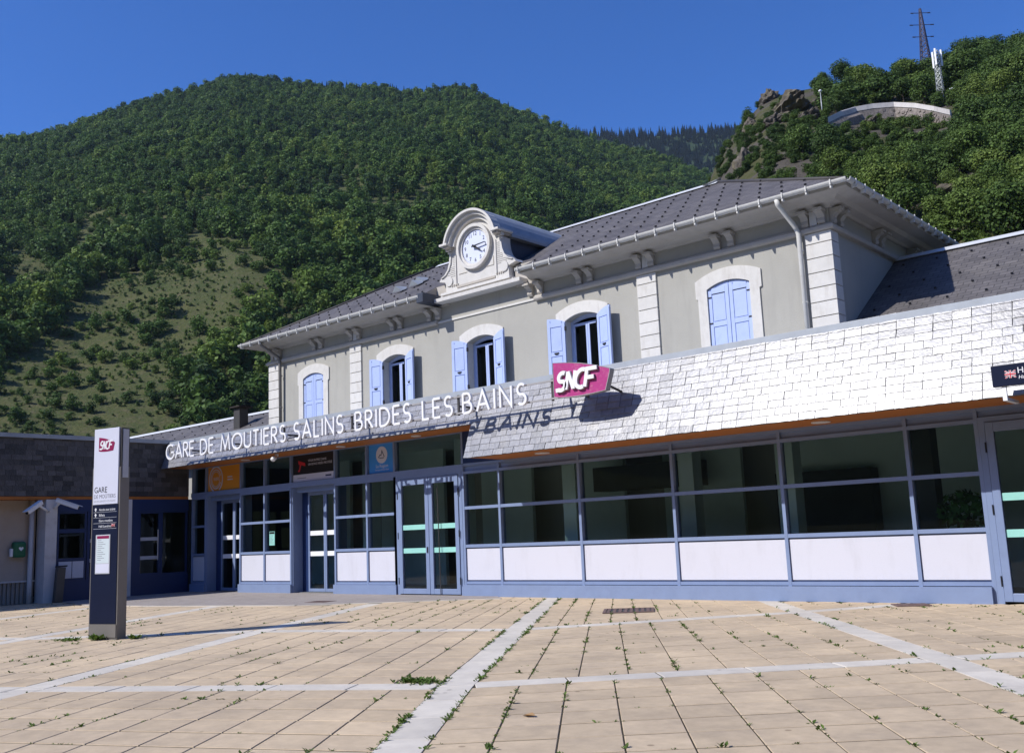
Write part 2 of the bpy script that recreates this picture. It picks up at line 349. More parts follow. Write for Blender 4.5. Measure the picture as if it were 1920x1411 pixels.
def ribbon(mb, pts, hw, O, U, V, d, loop=False):
    n = len(pts); P = [Vector((p[0], p[1])) for p in pts]; L = []; R = []
    for i in range(n):
        if loop: a, c = P[i-1], P[(i+1) % n]
        else: a, c = P[max(i-1, 0)], P[min(i+1, n-1)]
        t1 = (P[i]-a).normalized() if (P[i]-a).length > 1e-6 else (c-P[i]).normalized()
        t2 = (c-P[i]).normalized() if (c-P[i]).length > 1e-6 else t1
        t = (t1+t2); t = t.normalized() if t.length > 1e-4 else t1
        nn = Vector((-t.y, t.x)); k = 1/max(.38, nn.dot(Vector((-t1.y, t1.x))))
        L.append(P[i]+nn*hw*k); R.append(P[i]-nn*hw*k)
    f = lambda q: O+U*q.x+V*q.y
    mb.strip([f(q) for q in L], [f(q) for q in R], d, loop)
def stroke_letter(mb, ch, O, U, V, h, hw, d, shear=0, xs=1):
    w, st = GL[ch]; loop = False
    for k, s in enumerate(st):
        if s == 'loop': loop = True; continue
        pts = [((p[0]*xs+shear*p[1])*h, p[1]*h) for p in s]
        ribbon(mb, pts, hw, Vector(O)+Vector(d).normalized()*.0012*k, U, V, d, loop)

# ------------------------------------------------------------------ ground, paving
MB().face([(-3000, -3000, -.10), (3000, -3000, -.10), (3000, 3000, -.10), (-3000, 3000, -.10)]).build('ground', M['ground'], kind='structure')
def V2(x, y): return Vector((x, y, 0))
U_ = ['W', 'L2', 'D', 'C', 'A', 'B', 'E']; NV = 4
NODE = {'W': [(-20, -5), (-22.5, -1.5), (-24.8, 4.0), (-27, 10.6)], 'L2': [(-14, -3), (-16.6, .9), (-18.6, 5.0), (-21.6, 11.4)],
        'D': [(-10, -1.3), (-12.4, 2.3), (-14.75, 6.05), (-19.6, 14.0)],
        'C': [(-6.6, -.7), (-9.28, 3.86), (-11.9, 8.1), (-15.7, 14.45)],
        'A': [(-2.15, .9), (-5.78, 5.78), (-8.33, 9.47), (-11.75, 14.45)],
        'B': [(1.2, 3.4), (-2.92, 8.78), (-6.0, 12.6), (-7.45, 14.42)],
        'E': [(4.2, 7.0), (.1, 12.0), (-3.5, 16.4), (-5.0, 18.2)]}
pav = MB().face([(-34, -8, -.005), (8, -8, -.005), (8, 19, -.005), (-34, 19, -.005)]).build('pavement', M['joint'], kind='structure')
LOC[pav.name] = Vector((0, 0, 0))
WALK = [(-24.6, 14.4), (-13.2, 14.4), (-12.55, 13.85), (-13.2, 13.5), (-15.85, 11.62), (-19.5, 10.72), (-22.0, 10.35), (-24.6, 10.9)]
def inpoly(x, y, P):
    c = False
    for i in range(len(P)):
        (x0, y0), (x1, y1) = P[i], P[i-1]
        if (y0 > y) != (y1 > y) and x < (x1-x0)*(y-y0)/(y1-y0)+x0: c = not c
    return c
def lerp(a, b, t): return a+(b-a)*t
SW = .30
pieces = []; JL = []
def cell_pt(ui, vi, s, t):
    a, b = NODE[U_[ui]], NODE[U_[ui+1]]
    p0, p1, p2, p3 = V2(*a[vi]), V2(*b[vi]), V2(*b[vi+1]), V2(*a[vi+1])
    return lerp(lerp(p0, p1, s), lerp(p3, p2, s), t)
GAP = .0055
def piece(quad, kind):
    c = sum(quad, Vector((0, 0, 0)))/4
    if c.y > 14.25 or (c.x < -25.4): return
    if inpoly(c.x, c.y, WALK): return
    q = pix((c.x, c.y, 0))
    if not (-120 < q[0] < 2040 and q[1] < 1560): return
    pieces.append((( c-CO).length, kind, quad))
for ui in range(6):
    for vi in range(3):
        a, b = NODE[U_[ui]], NODE[U_[ui+1]]
        P = [V2(*a[vi]), V2(*b[vi]), V2(*b[vi+1]), V2(*a[vi+1])]
        lu = ((P[1]-P[0]).length+(P[2]-P[3]).length)/2; lv = ((P[3]-P[0]).length+(P[2]-P[1]).length)/2
        su, sv = SW/2/lu, SW/2/lv
        nu = max(1, round((lu-SW)/.395)); nv = max(1, round((lv-SW)/.43))
        gu, gv = GAP*.85/lu, GAP*2.4/lv
        for i in range(nu):
            for j in range(nv):
                s0 = su+(1-2*su)*i/nu; s1 = su+(1-2*su)*(i+1)/nu; t0 = sv+(1-2*sv)*j/nv; t1 = sv+(1-2*sv)*(j+1)/nv
                piece([cell_pt(ui, vi, s0+gu, t0+gv), cell_pt(ui, vi, s1-gu, t0+gv), cell_pt(ui, vi, s1-gu, t1-gv), cell_pt(ui, vi, s0+gu, t1-gv)], 'paving_tile')
        for i in range(nu+1):
            s = su+(1-2*su)*i/nu; JL.append((cell_pt(ui, vi, s, sv), cell_pt(ui, vi, s, 1-sv), 1.0))
        for j in range(nv+1):
            t = sv+(1-2*sv)*j/nv; JL.append((cell_pt(ui, vi, su, t), cell_pt(ui, vi, 1-su, t), .35))
        # pale slab strips: along u=left edge (v direction) and along v=bottom edge
        for (p, q, nrm, n) in ((P[0], P[3], P[1]-P[0], round(lv/.75)),):
            d = (q-p)/n; w = Vector((d.y, -d.x, 0)).normalized()*(SW/2-GAP/2)
            if ui > 0:
                for k in range(n):
                    e = d.normalized()*GAP
                    s_ = p+d*k+e; e_ = p+d*(k+1)-e
                    piece([s_-w, s_+w, e_+w, e_-w], 'strip_slab')
        if vi > 0:
            p, q = P[0], P[1]; dd = (q-p).normalized()*(SW/2+GAP); p = p+dd; q = q-dd
            n = max(1, round((q-p).length/.79)); d = (q-p)/n; w = Vector((d.y, -d.x, 0)).normalized()*(SW/2-GAP/2)
            for k in range(n):
                e = d.normalized()*GAP; s_ = p+d*k+e; e_ = p+d*(k+1)-e
                piece([s_-w, s_+w, e_+w, e_-w], 'strip_slab')
pieces.sort(key=lambda t: t[0])
def tile_mesh(mb, q, dz):
    n = Vector((0, 0, 1)); c = sum(q, Vector((0, 0, 0)))/4
    if (q[1]-q[0]).cross(q[3]-q[0]).z < 0: q = q[::-1]
    top = [p+(c-p).normalized()*.005+n*dz for p in q]; mid = [p+n*(dz-.004) for p in q]; bot = [p-n*.025 for p in q]
    f = [(0, 1, 2, 3)]
    for i in range(4):
        j = (i+1) % 4; f += [(4+i, 4+j, j, i), (8+i, 8+j, 4+j, 4+i)]
    mb.mesh(top+mid+bot, f)
cnt = {'paving_tile': 0, 'strip_slab': 0}; rest = {'paving_tile': MB(), 'strip_slab': MB()}
for _, k, q in pieces:
    dz = random.uniform(-.001, .0015)
    if cnt[k] < 300:
        cnt[k] += 1; mb = MB(); tile_mesh(mb, q, dz); c = sum(q, Vector((0, 0, 0)))/4
        mb.build(k, M['tile' if k == 'paving_tile' else 'slab'], pav, c)
    else: tile_mesh(rest[k], q, dz)
if rest['paving_tile'].v: rest['paving_tile'].build('far_paving_tiles', M['tile'], pav, kind='stuff')
if rest['strip_slab'].v: rest['strip_slab'].build('far_strip_slabs', M['slab'], pav, kind='stuff')
MB().prism([(x, y, -.02) for x, y in WALK], (0, 0, .032)).build('walkway', M['asphalt'], kind='structure')
edge = MB()
for i in range(2, 6):
    p, q = Vector((*WALK[i], 0)), Vector((*WALK[i+1], 0)); d = (q-p).normalized(); w = Vector((d.y, -d.x, 0))
    if w.dot(Vector((0, -1, 0))) < 0: w = -w
    edge.obox(p+w*.01-Vector((0, 0, .02)), q-p, w*.10, (0, 0, .030))
edge.build('walkway_edging', M['slab'], kind='structure')
# drain covers
def drain(loc, u, v, label):
    t = thing('drain_cover', (*loc, 0), label, 'drain cover')
    u, v = Vector((*u, 0)), Vector((*v, 0)); o = Vector((*loc, .004))-(u+v)/2
    fr = MB(); fr.obox(o, u, v*.06, (0, 0, .012)).obox(o+v*.94, u, v*.06, (0, 0, .012)).obox(o+v*.06, u*.06, v*.88, (0, 0, .012)).obox(o+u*.94+v*.06, u*.06, v*.88, (0, 0, .012))
    fr.build('frame', M['rust'], t)
    MB().obox(o+u*.06+v*.06, u*.88, v*.88, (0, 0, .004)).build('well', M['iron'], t)
    for k in range(8):
        MB().obox(o+u*(.08+.11*k)+v*.065, u*.065, v*.87, (0, 0, .011)).build('bar', M['rust'], t)
drain((-8.48, 12.15), (.62, .42), (-.40, .60), 'square rusty drain cover set in the paving before the long window wall')
drain((-4.95, 13.85), (.40, .2), (-.2, .3), 'small rusty drain cover close to the glazed door on the right')
drain((-16.1, 12.35), (.5, .1), (-.1, .4), 'dark drain cover in the grey walkway outside the sliding doors')

# ------------------------------------------------------------------ glazed entrance hall
G = 14.34
hall = thing('entrance_hall', (-14, G, 0), 'long low glazed station hall with blue frames and slate covered fascia', 'building')
F = .03                       # frame half depth, glass at G+.05
def frame_box(mb, x0, x1, z0, z1, y0=G-.03, y1=G+.11): mb.box((x0, y0, z0), (x1, y1, z1))
def mullion(x, z0, z1, w=.055):
    mb = MB(); frame_box(mb, x-w/2, x+w/2, z0, z1); mb.build('mullion', M['blue'], hall)
def rail(x0, x1, z, h=.06, name='rail'):
    mb = MB(); frame_box(mb, x0, x1, z-h/2, z+h/2, G-.026, G+.105); return mb.build(name, M['blue'], hall)
def pane(x0, x1, z0, z1, name='pane', m_='glass', y=G+.05):
    return MB().face([(x0, y, z0), (x1, y, z0), (x1, y, z1), (x0, y, z1)]).build(name, M[m_], hall)
def panel(x0, x1, z0, z1):
    MB().box((x0+.035, G+.0, z0+.03), (x1-.035, G+.05, z1-.03)).build('infill_panel', M['panel'], hall, bevel=.004)
ZT, ZS = 2.60, 3.36
# left part, upper row
upx = [-24.3, -23.64, -21.98, -20.92, -19.81, -18.10, -16.96, -16.02, -13.93]
for x in upx: mullion(x, ZT+.05, ZS)
for a, b in zip(upx[:-1], upx[1:]):
    rail(a+.027, b-.027, ZS-.03, .06, 'head_rail'); pane(a+.0275, b-.0275, ZT+.05, ZS-.06)
MB().box((-24.36, G-.035, ZT-.07), (-13.905, G+.12, ZT+.05)).build('transom_beam', M['blue'], hall)
# left part, lower row: windows
def win_bay(x0, x1, sub):
    xs = [x0]+sub+[x1]
    for x in xs: mullion(x, .2, ZT-.07)
    for a, b in zip(xs[:-1], xs[1:]):
        rail(a+.027, b-.027, 1.735); rail(a+.027, b-.027, .985); rail(a+.027, b-.027, .245, .05)
        rail(a+.027, b-.027, ZT-.10, .06)
        pane(a+.0275, b-.0275, 1.765, ZT-.13); pane(a+.0275, b-.0275, 1.015, 1.705)
        MB().box((a+.028, G+.03, .27), (b-.028, G+.06, .955)).build('backing_panel', M['blue'], hall)
        panel(a+.0, b-.0, .265, .960)
    MB().box((x0-.035, G-.07, 0), (x1+.035, G+.13, .215)).build('plinth', M['blue'], hall)
win_bay(-24.3, -23.64, []); win_bay(-21.98, -19.81, [-20.92]); win_bay(-18.10, -16.02, [-16.96])
# sliding doors in recess
def slide(x0, x1, xc):
    y = G+.30
    d = MB().box((x0+.03, G+.0, .015), (x0+.06, y+.05, ZT-.07)).build('door_reveal', M['blue'], hall)
    MB().box((x1-.06, G+.0, .015), (x1-.03, y+.05, ZT-.07)).build('door_reveal', M['blue'], hall)
    MB().box((x0+.06, G+.112, ZT-.20), (x1-.06, y+.05, ZT-.072)).build('door_header', M['blue'], hall)
    for a, b in ((x0+.30, xc), (xc+.0, x1-.065)):
        if b-a < .2: continue
        fr = MB(); w = .055
        fr.box((a+.004, y-.03, .03), (a+w, y+.03, ZT-.2)).box((b-w, y-.03, .03), (b-.004, y+.03, ZT-.2))
        fr.box((a+w, y-.028, .03), (b-w, y+.028, .10)).box((a+w, y-.028, ZT-.28), (b-w, y+.028, ZT-.201))
        dr = fr.build('sliding_door', M['blue'], hall)
        MB().face([(a+w, y, .10), (b-w, y, .10), (b-w, y, ZT-.28), (a+w, y, ZT-.28)]).build('pane', M['glass'], dr)
        for z in (.92, 1.41):
            MB().box((a+w+.005, y-.012, z-.055), (b-w-.005, y-.006, z+.055)).build('white_strip', M['white'], dr)
    MB().box((x0+.06, y-.02, .015), (x0+.295, y+.03, ZT-.2)).build('side_jamb', M['bluedark'], hall)
slide(-23.64, -21.98, -22.72); slide(-19.81, -18.10, -18.85)
# double swing doors
def swing(x0, x1, xc, ztop, bars=True):
    fr = MB(); fr.box((x0+.028, G-.028, 0), (x0+.11, G+.1, ztop)).box((x1-.11, G-.028, 0), (x1-.028, G+.1, ztop)).box((x0+.11, G-.027, ztop-.07), (x1-.11, G+.099, ztop))
    fr.build('door_frame', M['blue'], hall)
    for a, b, sgn in ((x0+.118, xc-.006, 1), (xc+.006, x1-.118, -1)):
        w = .105; l = MB()
        l.box((a, G-.05, .03), (a+w, G+.02, ztop-.078)).box((b-w, G-.05, .03), (b, G+.02, ztop-.078))
        l.box((a+w, G-.049, .03), (b-w, G+.019, .14)).box((a+w, G-.049, ztop-.21), (b-w, G+.019, ztop-.079))
        lf = l.build('door_leaf', M['blue'], hall, bevel=.005)
        MB().face([(a+w, G-.01, .14), (b-w, G-.01, .14), (b-w, G-.01, ztop-.21), (a+w, G-.01, ztop-.21)]).build('pane', M['glass'], lf)
        for z in (.93, 1.42):
            MB().box((a+w+.004, G-.022, z-.052), (b-w-.004, G-.016, z+.052)).build('mint_strip', M['mint'], lf)
        xh = a-.0 if sgn > 0 else b
        for z in (.3, 1.25, 2.1):
            MB().tube([(xh-.012*sgn, G-.058, z-.07), (xh-.012*sgn, G-.058, z+.07)], .011, 8).build('hinge', M['iron'], lf)
        if sgn < 0 and bars:
            MB().tube([(a+.33, G-.075, .03), (a+.30, G-.075, 2.25)], .010, 8).build('pull_bar', M['darkgrey'], lf)
        if sgn > 0:
            MB().box((b-.06, G-.062, .88), (b-.03, G-.05, 1.0)).build('lock', M['iron'], lf)
swing(-16.0+.0, -13.94, -14.94, ZT-.07)
# right part
rx = [-13.93, -12.94, -10.945, -8.93, -6.93, -4.95, -3.98]
mullion(-16.02, .0, ZT-.07); 
for x in rx: mullion(x, .2 if x < -4 else 0, 2.66)
for i, (a, b) in enumerate(zip(rx[:-1], rx[1:])):
    rail(a+.027, b-.027, 2.635, .05, 'head_rail')
    MB().box((a+.028, G+.02, 2.505), (b-.028, G+.07, 2.61)).build('louvre_panel', M['blue'], hall)
    rail(a+.027, b-.027, 2.475, .055); rail(a+.027, b-.027, 1.755); rail(a+.027, b-.027, .99); rail(a+.027, b-.027, .262, .055)
    pane(a+.0275, b-.0275, 1.785, 2.45); pane(a+.0275, b-.0275, 1.02, 1.725)
    MB().box((a+.028, G+.03, .29), (b-.028, G+.06, .96)).build('backing_panel', M['blue'], hall)
    panel(a, b, .285, .965)
MB().box((-13.93, G-.10, 0), (-4.0, G+.13, .225)).build('plinth', M['blue'], hall)
# right door (mostly beyond the frame edge)
mullion(-2.0, 0, 2.66); rail(-3.95, -2.03, 2.635, .05, 'head_rail'); MB().box((-3.95, G+.02, 2.53), (-2.03, G+.07, 2.61)).build('louvre_panel', M['blue'], hall)
swing(-3.98, -2.0, -2.98, 2.52, bars=False)
for a, b in ((-2, -.2), (-.2, 1.6)):
    mullion(b, .2, 2.66); rail(a+.027, b-.027, 2.635, .05, 'head_rail'); pane(a+.0275, b-.0275, 1.02, 2.6); rail(a+.027, b-.027, .99); panel(a, b, .225, .965)
# fascia: backing planes, slates, flashing, soffits
SL = .36
def fy(z): return 13.19+(z-2.65)*SL
ZTOP = 3.99
fas = MB(); X0R, X1R, X0L = -12.79, 1.7, -24.38
def fpoly(x0, x1, z0):
    fas.prism([(x0, fy(z0)+.012, z0), (x1, fy(z0)+.012, z0), (x1, fy(ZTOP)+.012, ZTOP), (x0, fy(ZTOP)+.012, ZTOP)], (0, .10, 0))
fpoly(X0R, X1R, 2.65); fpoly(X0L-.6, X0R, 3.315)
fascia = fas.build('slate_fascia', M['slatedark'], hall)
sw, se = .25, .1225
def slate_mesh(w, h, seed):
    r = random.Random(seed); mb = MB(); t0, t1 = .010, .004
    n = 4; bl = [(w*i/n, r.uniform(-.004, .004)) for i in range(n+1)]
    j = r.uniform(-.003, .003)
    front = [(x, -t0-.004+j*.3, z) for x, z in bl]+[(w, -t1, h), (0, -t1, h)]
    back = [(x, 0, z) for x, _, z in front]
    k = len(front); f = [tuple(range(k))]+[(i+k, (i+1) % k+k, (i+1) % k, i) for i in range(k)]
    mb.mesh(front+back, f); me = bpy.data.meshes.new('slate'); me.from_pydata(mb.v, [], mb.f); me.materials.append(M['slate']); return me
SM = [slate_mesh(sw-.008, se+.022, s) for s in range(9)]
SMH = [slate_mesh(sw/2-.008, se+.022, s+50) for s in range(3)]
tilt = atan2(SL, 1)
cand = []
for side, (xa, xb, zb) in enumerate(((X0R, X1R, 2.645), (X0L, X0R-.01, 3.31))):
    row = 0; s = 0.0
    while True:
        z = zb+s*cos(tilt)
        if z > ZTOP-.05: break
        x = xa-(sw/2 if row % 2 else 0)
        while x < xb-.02:
            w = sw
            xx = x
            if xx < xa: xx = xa; half = True
            else: half = random.random() < .05
            if xx + (sw/2 if half else sw) > xb+.03: half = True
            cand.append((xx+random.uniform(-.003, .003), z, half)); x = xx+(sw/2 if half else sw)
        row += 1; s += se
cand = [c for c in cand]
def sz(c):
    p = Vector((c[0], fy(c[1]), c[1])); q = pix(p); vis = -5 < q[0] < 1925
    return -((p-CO).length) if vis else -999
cand.sort(key=lambda c: -sz(c))
restm = MB(); mtilt = Matrix.Rotation(-tilt, 4, 'X')
for i, (x, z, half) in enumerate(cand):
    me = random.choice(SMH if half else SM)
    rz = Matrix.Rotation(random.uniform(-.012, .012), 4, 'Y') @ Matrix.Rotation(random.gauss(0, .007), 4, 'Z')
    lift = random.gauss(0, .008)
    Mx = Matrix.Translation((x, fy(z), z)) @ Matrix.Rotation(-tilt+lift, 4, 'X') @ rz
    if i < 300:
        o = bpy.data.objects.new('slate', me); COL.objects.link(o); o.parent = fascia
        o.matrix_local = Matrix.Translation(-LOC[fascia.name]) @ Mx
    else:
        restm.mesh([Mx @ v.co for v in me.vertices], [tuple(p.vertices) for p in me.polygons])
ro = restm.build('far_slates', M['slate'], fascia, kind='stuff')
# the joined slates vary by island instead of by object
def island_var(src, name, amt):
    m_ = src.copy(); m_.name = name; nt = m_.node_tree; g = nt.nodes.new('ShaderNodeNewGeometry')
    oi = [n for n in nt.nodes if n.type == 'OBJECT_INFO'][0]
    for l in list(oi.outputs['Random'].links):
        t = l.to_socket; nt.links.new(g.outputs['Random Per Island'], t)
    return m_
ro.data.materials[0] = island_var(M['slate'], 'fascia_slate_joined', .2)
fl = MB()
for a, b in ((X0L-.6, X1R),):
    fl.prism([(a, fy(ZTOP)-.03, ZTOP-.055), (a, fy(ZTOP)-.025, ZTOP+.05), (a, fy(ZTOP)+.26, ZTOP+.07), (a, fy(ZTOP)+.26, ZTOP-.05)], (b-a, 0, 0))
fl.build('flashing', M['zinc'], hall)
MB().box((X0L, fy(ZTOP)+.26, ZTOP-.15), (X1R, 17.95, ZTOP-.02)).build('flat_roof', M['zinc'], hall)
MB().box((X0R+.01, 13.21, 2.655), (X1R, G-.0, 2.69)).build('soffit', M['soffit'], hall)
MB().box((X0L, 13.45, 3.32), (X0R-.0, G-.0, 3.365)).build('soffit', M['soffit'], hall)
MB().prism([(X0R+.004, fy(2.66)+.02, 2.66), (X0R+.004, fy(3.32)+.02, 3.32), (X0R+.004, G, 3.32), (X0R+.004, G, 2.66)], (.02, 0, 0)).build('fascia_cheek', M['timber'], hall)
MB().box((-13.9, G-.02, 2.66), (X0R, G+.1, 3.32)).build('upper_glass_frame', M['bluedark'], hall)
for x in (-11.4, -6.0, -1.9):
    MB().disc((x, 13.85, 2.64), (1, 0, 0), (0, 1, 0), .14, 24, (0, 0, .014)).build('downlight', M['whiterender'], hall)
for x in (-21.2, -17.4, -14.9):
    MB().disc((x, 13.95, 3.30), (1, 0, 0), (0, 1, 0), .11, 24, (0, 0, .018)).build('downlight', M['whiterender'], hall)
# interior
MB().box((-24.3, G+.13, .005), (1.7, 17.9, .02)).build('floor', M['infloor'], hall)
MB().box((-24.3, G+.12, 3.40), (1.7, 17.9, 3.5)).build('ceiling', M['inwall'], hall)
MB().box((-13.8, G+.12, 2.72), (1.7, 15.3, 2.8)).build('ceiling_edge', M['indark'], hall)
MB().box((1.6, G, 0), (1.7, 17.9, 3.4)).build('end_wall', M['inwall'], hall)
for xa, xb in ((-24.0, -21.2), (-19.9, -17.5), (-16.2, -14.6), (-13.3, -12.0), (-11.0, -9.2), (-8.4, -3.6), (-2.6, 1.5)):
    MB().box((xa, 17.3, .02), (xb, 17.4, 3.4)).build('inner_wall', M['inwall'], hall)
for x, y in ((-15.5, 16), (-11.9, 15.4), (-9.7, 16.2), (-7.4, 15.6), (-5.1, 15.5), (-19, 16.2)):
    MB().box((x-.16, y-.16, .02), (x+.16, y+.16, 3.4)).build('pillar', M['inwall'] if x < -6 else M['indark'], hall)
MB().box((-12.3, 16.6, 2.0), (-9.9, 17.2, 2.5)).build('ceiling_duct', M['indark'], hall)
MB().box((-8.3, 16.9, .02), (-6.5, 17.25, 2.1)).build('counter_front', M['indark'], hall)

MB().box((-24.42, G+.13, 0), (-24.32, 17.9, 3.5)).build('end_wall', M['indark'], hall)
# ------------------------------------------------------------------ left wing (faces right)
LX = -24.45
lw = thing('side_building', (LX, 10, 0), 'low dark slate clad wing on the left, standing in the shade', 'building')
MB().box((LX-8, 3.0, 2.58), (LX-.02, 14.3, 4.0)).build('cladding_core', M['slatedark'], lw)
sm = MB(); row = 0; z = 2.585
while z < 3.98:
    y = 4.0-(.125 if row % 2 else 0)
    while y < 14.2:
        w = min(.25 if random.random() > .1 else .20, 14.24-y)
        j = random.uniform(0, .006)
        sm.prism([(LX-.02+.012+j, y+.004, z), (LX-.02+.012+j, y+w-.004, z), (LX-.02+.004, y+w-.004, z+.15), (LX-.02+.004, y+.004, z+.15)], (-.004, 0, 0)); y += w
    row += 1; z += .125
sc = sm.build('slate_cladding', island_var(mat('wing_slate', (.075, .07, .07), .55, var=.25, scale=6, bump=.3, bscale=30, spec=.4, rnd=.5, dirt=(.13, .115, .09), dscale=.8, damt=.5), 'wing_slate_joined', .3), lw, kind='stuff')
MB().box((LX-8, 3.0, 4.0), (LX+.05, 14.25, 4.1)).build('flashing', M['zinc'], lw)
MB().box((LX-4, 3.0, 2.50), (LX-.03, 14.3, 2.575)).build('soffit', M['soffit'], lw)
MB().box((LX-.75, 3.0, 0), (LX-.55, 10.43, 2.5)).build('rendered_wall', M['render'], lw)
MB().box((LX-.5, 10.44, 0), (LX-.0, 10.72, 2.5)).build('white_pillar', M['whiterender'], lw)
MB().box((LX-.4, 12.48, 0), (LX-.0, 12.66, 2.5)).build('white_pillar', M['whiterender'], lw)
cm = MB()
for k in range(48):
    y = 5.6+k*.1; cm.box((LX-.54, y, .01), (LX-.50, y+.055, .52))
cm.build('corrugated_sheet', M['corr'], lw)
MB().box((LX-.54, 5.5, .525), (LX-.46, 10.42, .56)).build('sill_bar', M['whiterender'], lw)
def blue_wall(y0, y1):
    x = LX-.12
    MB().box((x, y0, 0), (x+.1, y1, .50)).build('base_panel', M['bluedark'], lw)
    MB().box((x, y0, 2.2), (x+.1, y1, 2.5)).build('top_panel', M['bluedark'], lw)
blue_wall(10.72, 12.48); blue_wall(12.66, 14.3)
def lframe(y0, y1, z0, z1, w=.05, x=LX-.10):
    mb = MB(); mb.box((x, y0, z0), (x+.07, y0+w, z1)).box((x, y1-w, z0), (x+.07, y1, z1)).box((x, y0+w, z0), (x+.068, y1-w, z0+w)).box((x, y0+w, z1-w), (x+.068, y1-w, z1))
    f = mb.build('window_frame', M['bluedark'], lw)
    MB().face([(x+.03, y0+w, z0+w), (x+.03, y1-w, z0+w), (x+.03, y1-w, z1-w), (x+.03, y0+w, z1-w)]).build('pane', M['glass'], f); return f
lframe(10.74, 11.48, 1.0, 1.72); lframe(10.74, 11.48, 1.72, 2.2)
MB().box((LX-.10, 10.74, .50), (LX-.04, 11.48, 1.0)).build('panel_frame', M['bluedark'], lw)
MB().box((LX-.05, 10.80, .56), (LX-.02, 11.12, .97)).build('infill_panel', M['panel'], lw); MB().box((LX-.05, 11.14, .56), (LX-.02, 11.42, .97)).build('infill_panel', M['panel'], lw)
def ldoor(y0, y1):
    f = lframe(y0, y1, .50, 2.2, .07)
    for z in (.97, 1.46):
        MB().box((LX-.06, y0+.08, z-.045), (LX-.052, y1-.08, z+.045)).build('white_strip', M['palegrey'], f)
    MB().tube([(LX-.0, y1-.10, .9), (LX-.0, y1-.10, 1.7)], .012, 8).build('pull_bar', M['whiterender'], f)
ldoor(11.50, 12.02); lframe(12.02, 12.46, .5, 2.2)
ldoor(12.85, 13.50); lframe(13.50, 14.28, .5, 2.2)
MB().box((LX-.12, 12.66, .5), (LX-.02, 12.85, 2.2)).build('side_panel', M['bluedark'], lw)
MB().box((LX-4, 10.44, 0), (LX-3.9, 14.3, 2.5)).build('back_wall', M['indark'], lw)
MB().box((LX-4, 14.32, 0), (LX-.0, 14.4, 2.5)).build('end_wall', M['indark'], lw)
MB().box((LX-4, 10.45, .0), (LX-.12, 14.3, .02)).build('floor', M['infloor'], lw)
MB().tube([(LX-.42, 10.28, 0), (LX-.42, 10.28, .55), (LX-.42, 10.28, 2.52)], .058, 14).build('downpipe', M['whiterender'], lw, smooth=True)
# cameras on the pillar
def cctv(base, mid, tip, label):
    t = thing('security_camera', base, label, 'camera')
    MB().tube([base, mid], .03, 10).build('bracket', M['white'], t, smooth=True)
    b, m_, e = Vector(base), Vector(mid), Vector(tip); ax = (e-m_).normalized(); s = m_-ax*.12
    side = ax.cross(Vector((0, 0, 1))).normalized(); u = side.cross(ax)
    MB().obox(s-side*.055-u*.05, side*.11, u*.10, e-s).build('body', M['white'], t, bevel=.02)
    MB().obox(s-side*.063+u*.052, side*.126, u*.012, (e-s)+ax*.07).build('sun_shield', M['white'], t, bevel=.004)
    MB().disc(e+ax*.001, side, u, .036, 20, ax*.02).build('lens', M['iron'], t)
cctv((LX+.02, 10.62, 2.28), (LX+.22, 10.70, 2.43), (LX+.48, 11.02, 2.27), 'white camera on the rendered pillar, pointing right towards the doors')
cctv((LX+.02, 10.50, 2.20), (LX+.20, 10.16, 2.36), (LX+.32, 9.86, 2.17), 'white camera on the rendered pillar, pointing left away from the doors')
# defibrillator case
t = thing('defibrillator_case', (LX-.42, 10.02, 1.15), 'green rescue cabinet with heart sign on the shaded beige wall', 'cabinet')
MB().box((LX-.55, 9.86, 1.12), (LX-.36, 10.16, 1.50)).build('case', M['green'], t, bevel=.05)
MB().box((LX-.5, 9.80, 1.14), (LX-.40, 9.87, 1.34)).build('white_side', M['white'], t, bevel=.02)
hm = MB(); hp = []
for k in range(24):
    a = 2*pi*k/24; hp.append((16*sin(a)**3, 13*cos(a)-5*cos(2*a)-2*cos(3*a)-cos(4*a)))
hm.prism([(LX-.359, 10.03+x*.0035, 1.33+y*.0035) for x, y in hp], (.003, 0, 0)); hm.build('heart_mark', M['white'], t)
# ash bin
t = thing('litter_bin', (LX+.16, 10.72, 0), 'tall narrow dark bin leaning beside the white pillar', 'bin')
MB().obox((LX+.08, 10.62, 0), (.14, 0, 0), (0, .20, 0), (0, .06, .84)).build('body', M['darkgrey'], t, bevel=.01)
MB().obox((LX+.07, 10.67, .842), (.16, 0, 0), (0, .24, .01), (0, .005, .035)).build('hood', M['iron'], t, bevel=.008)

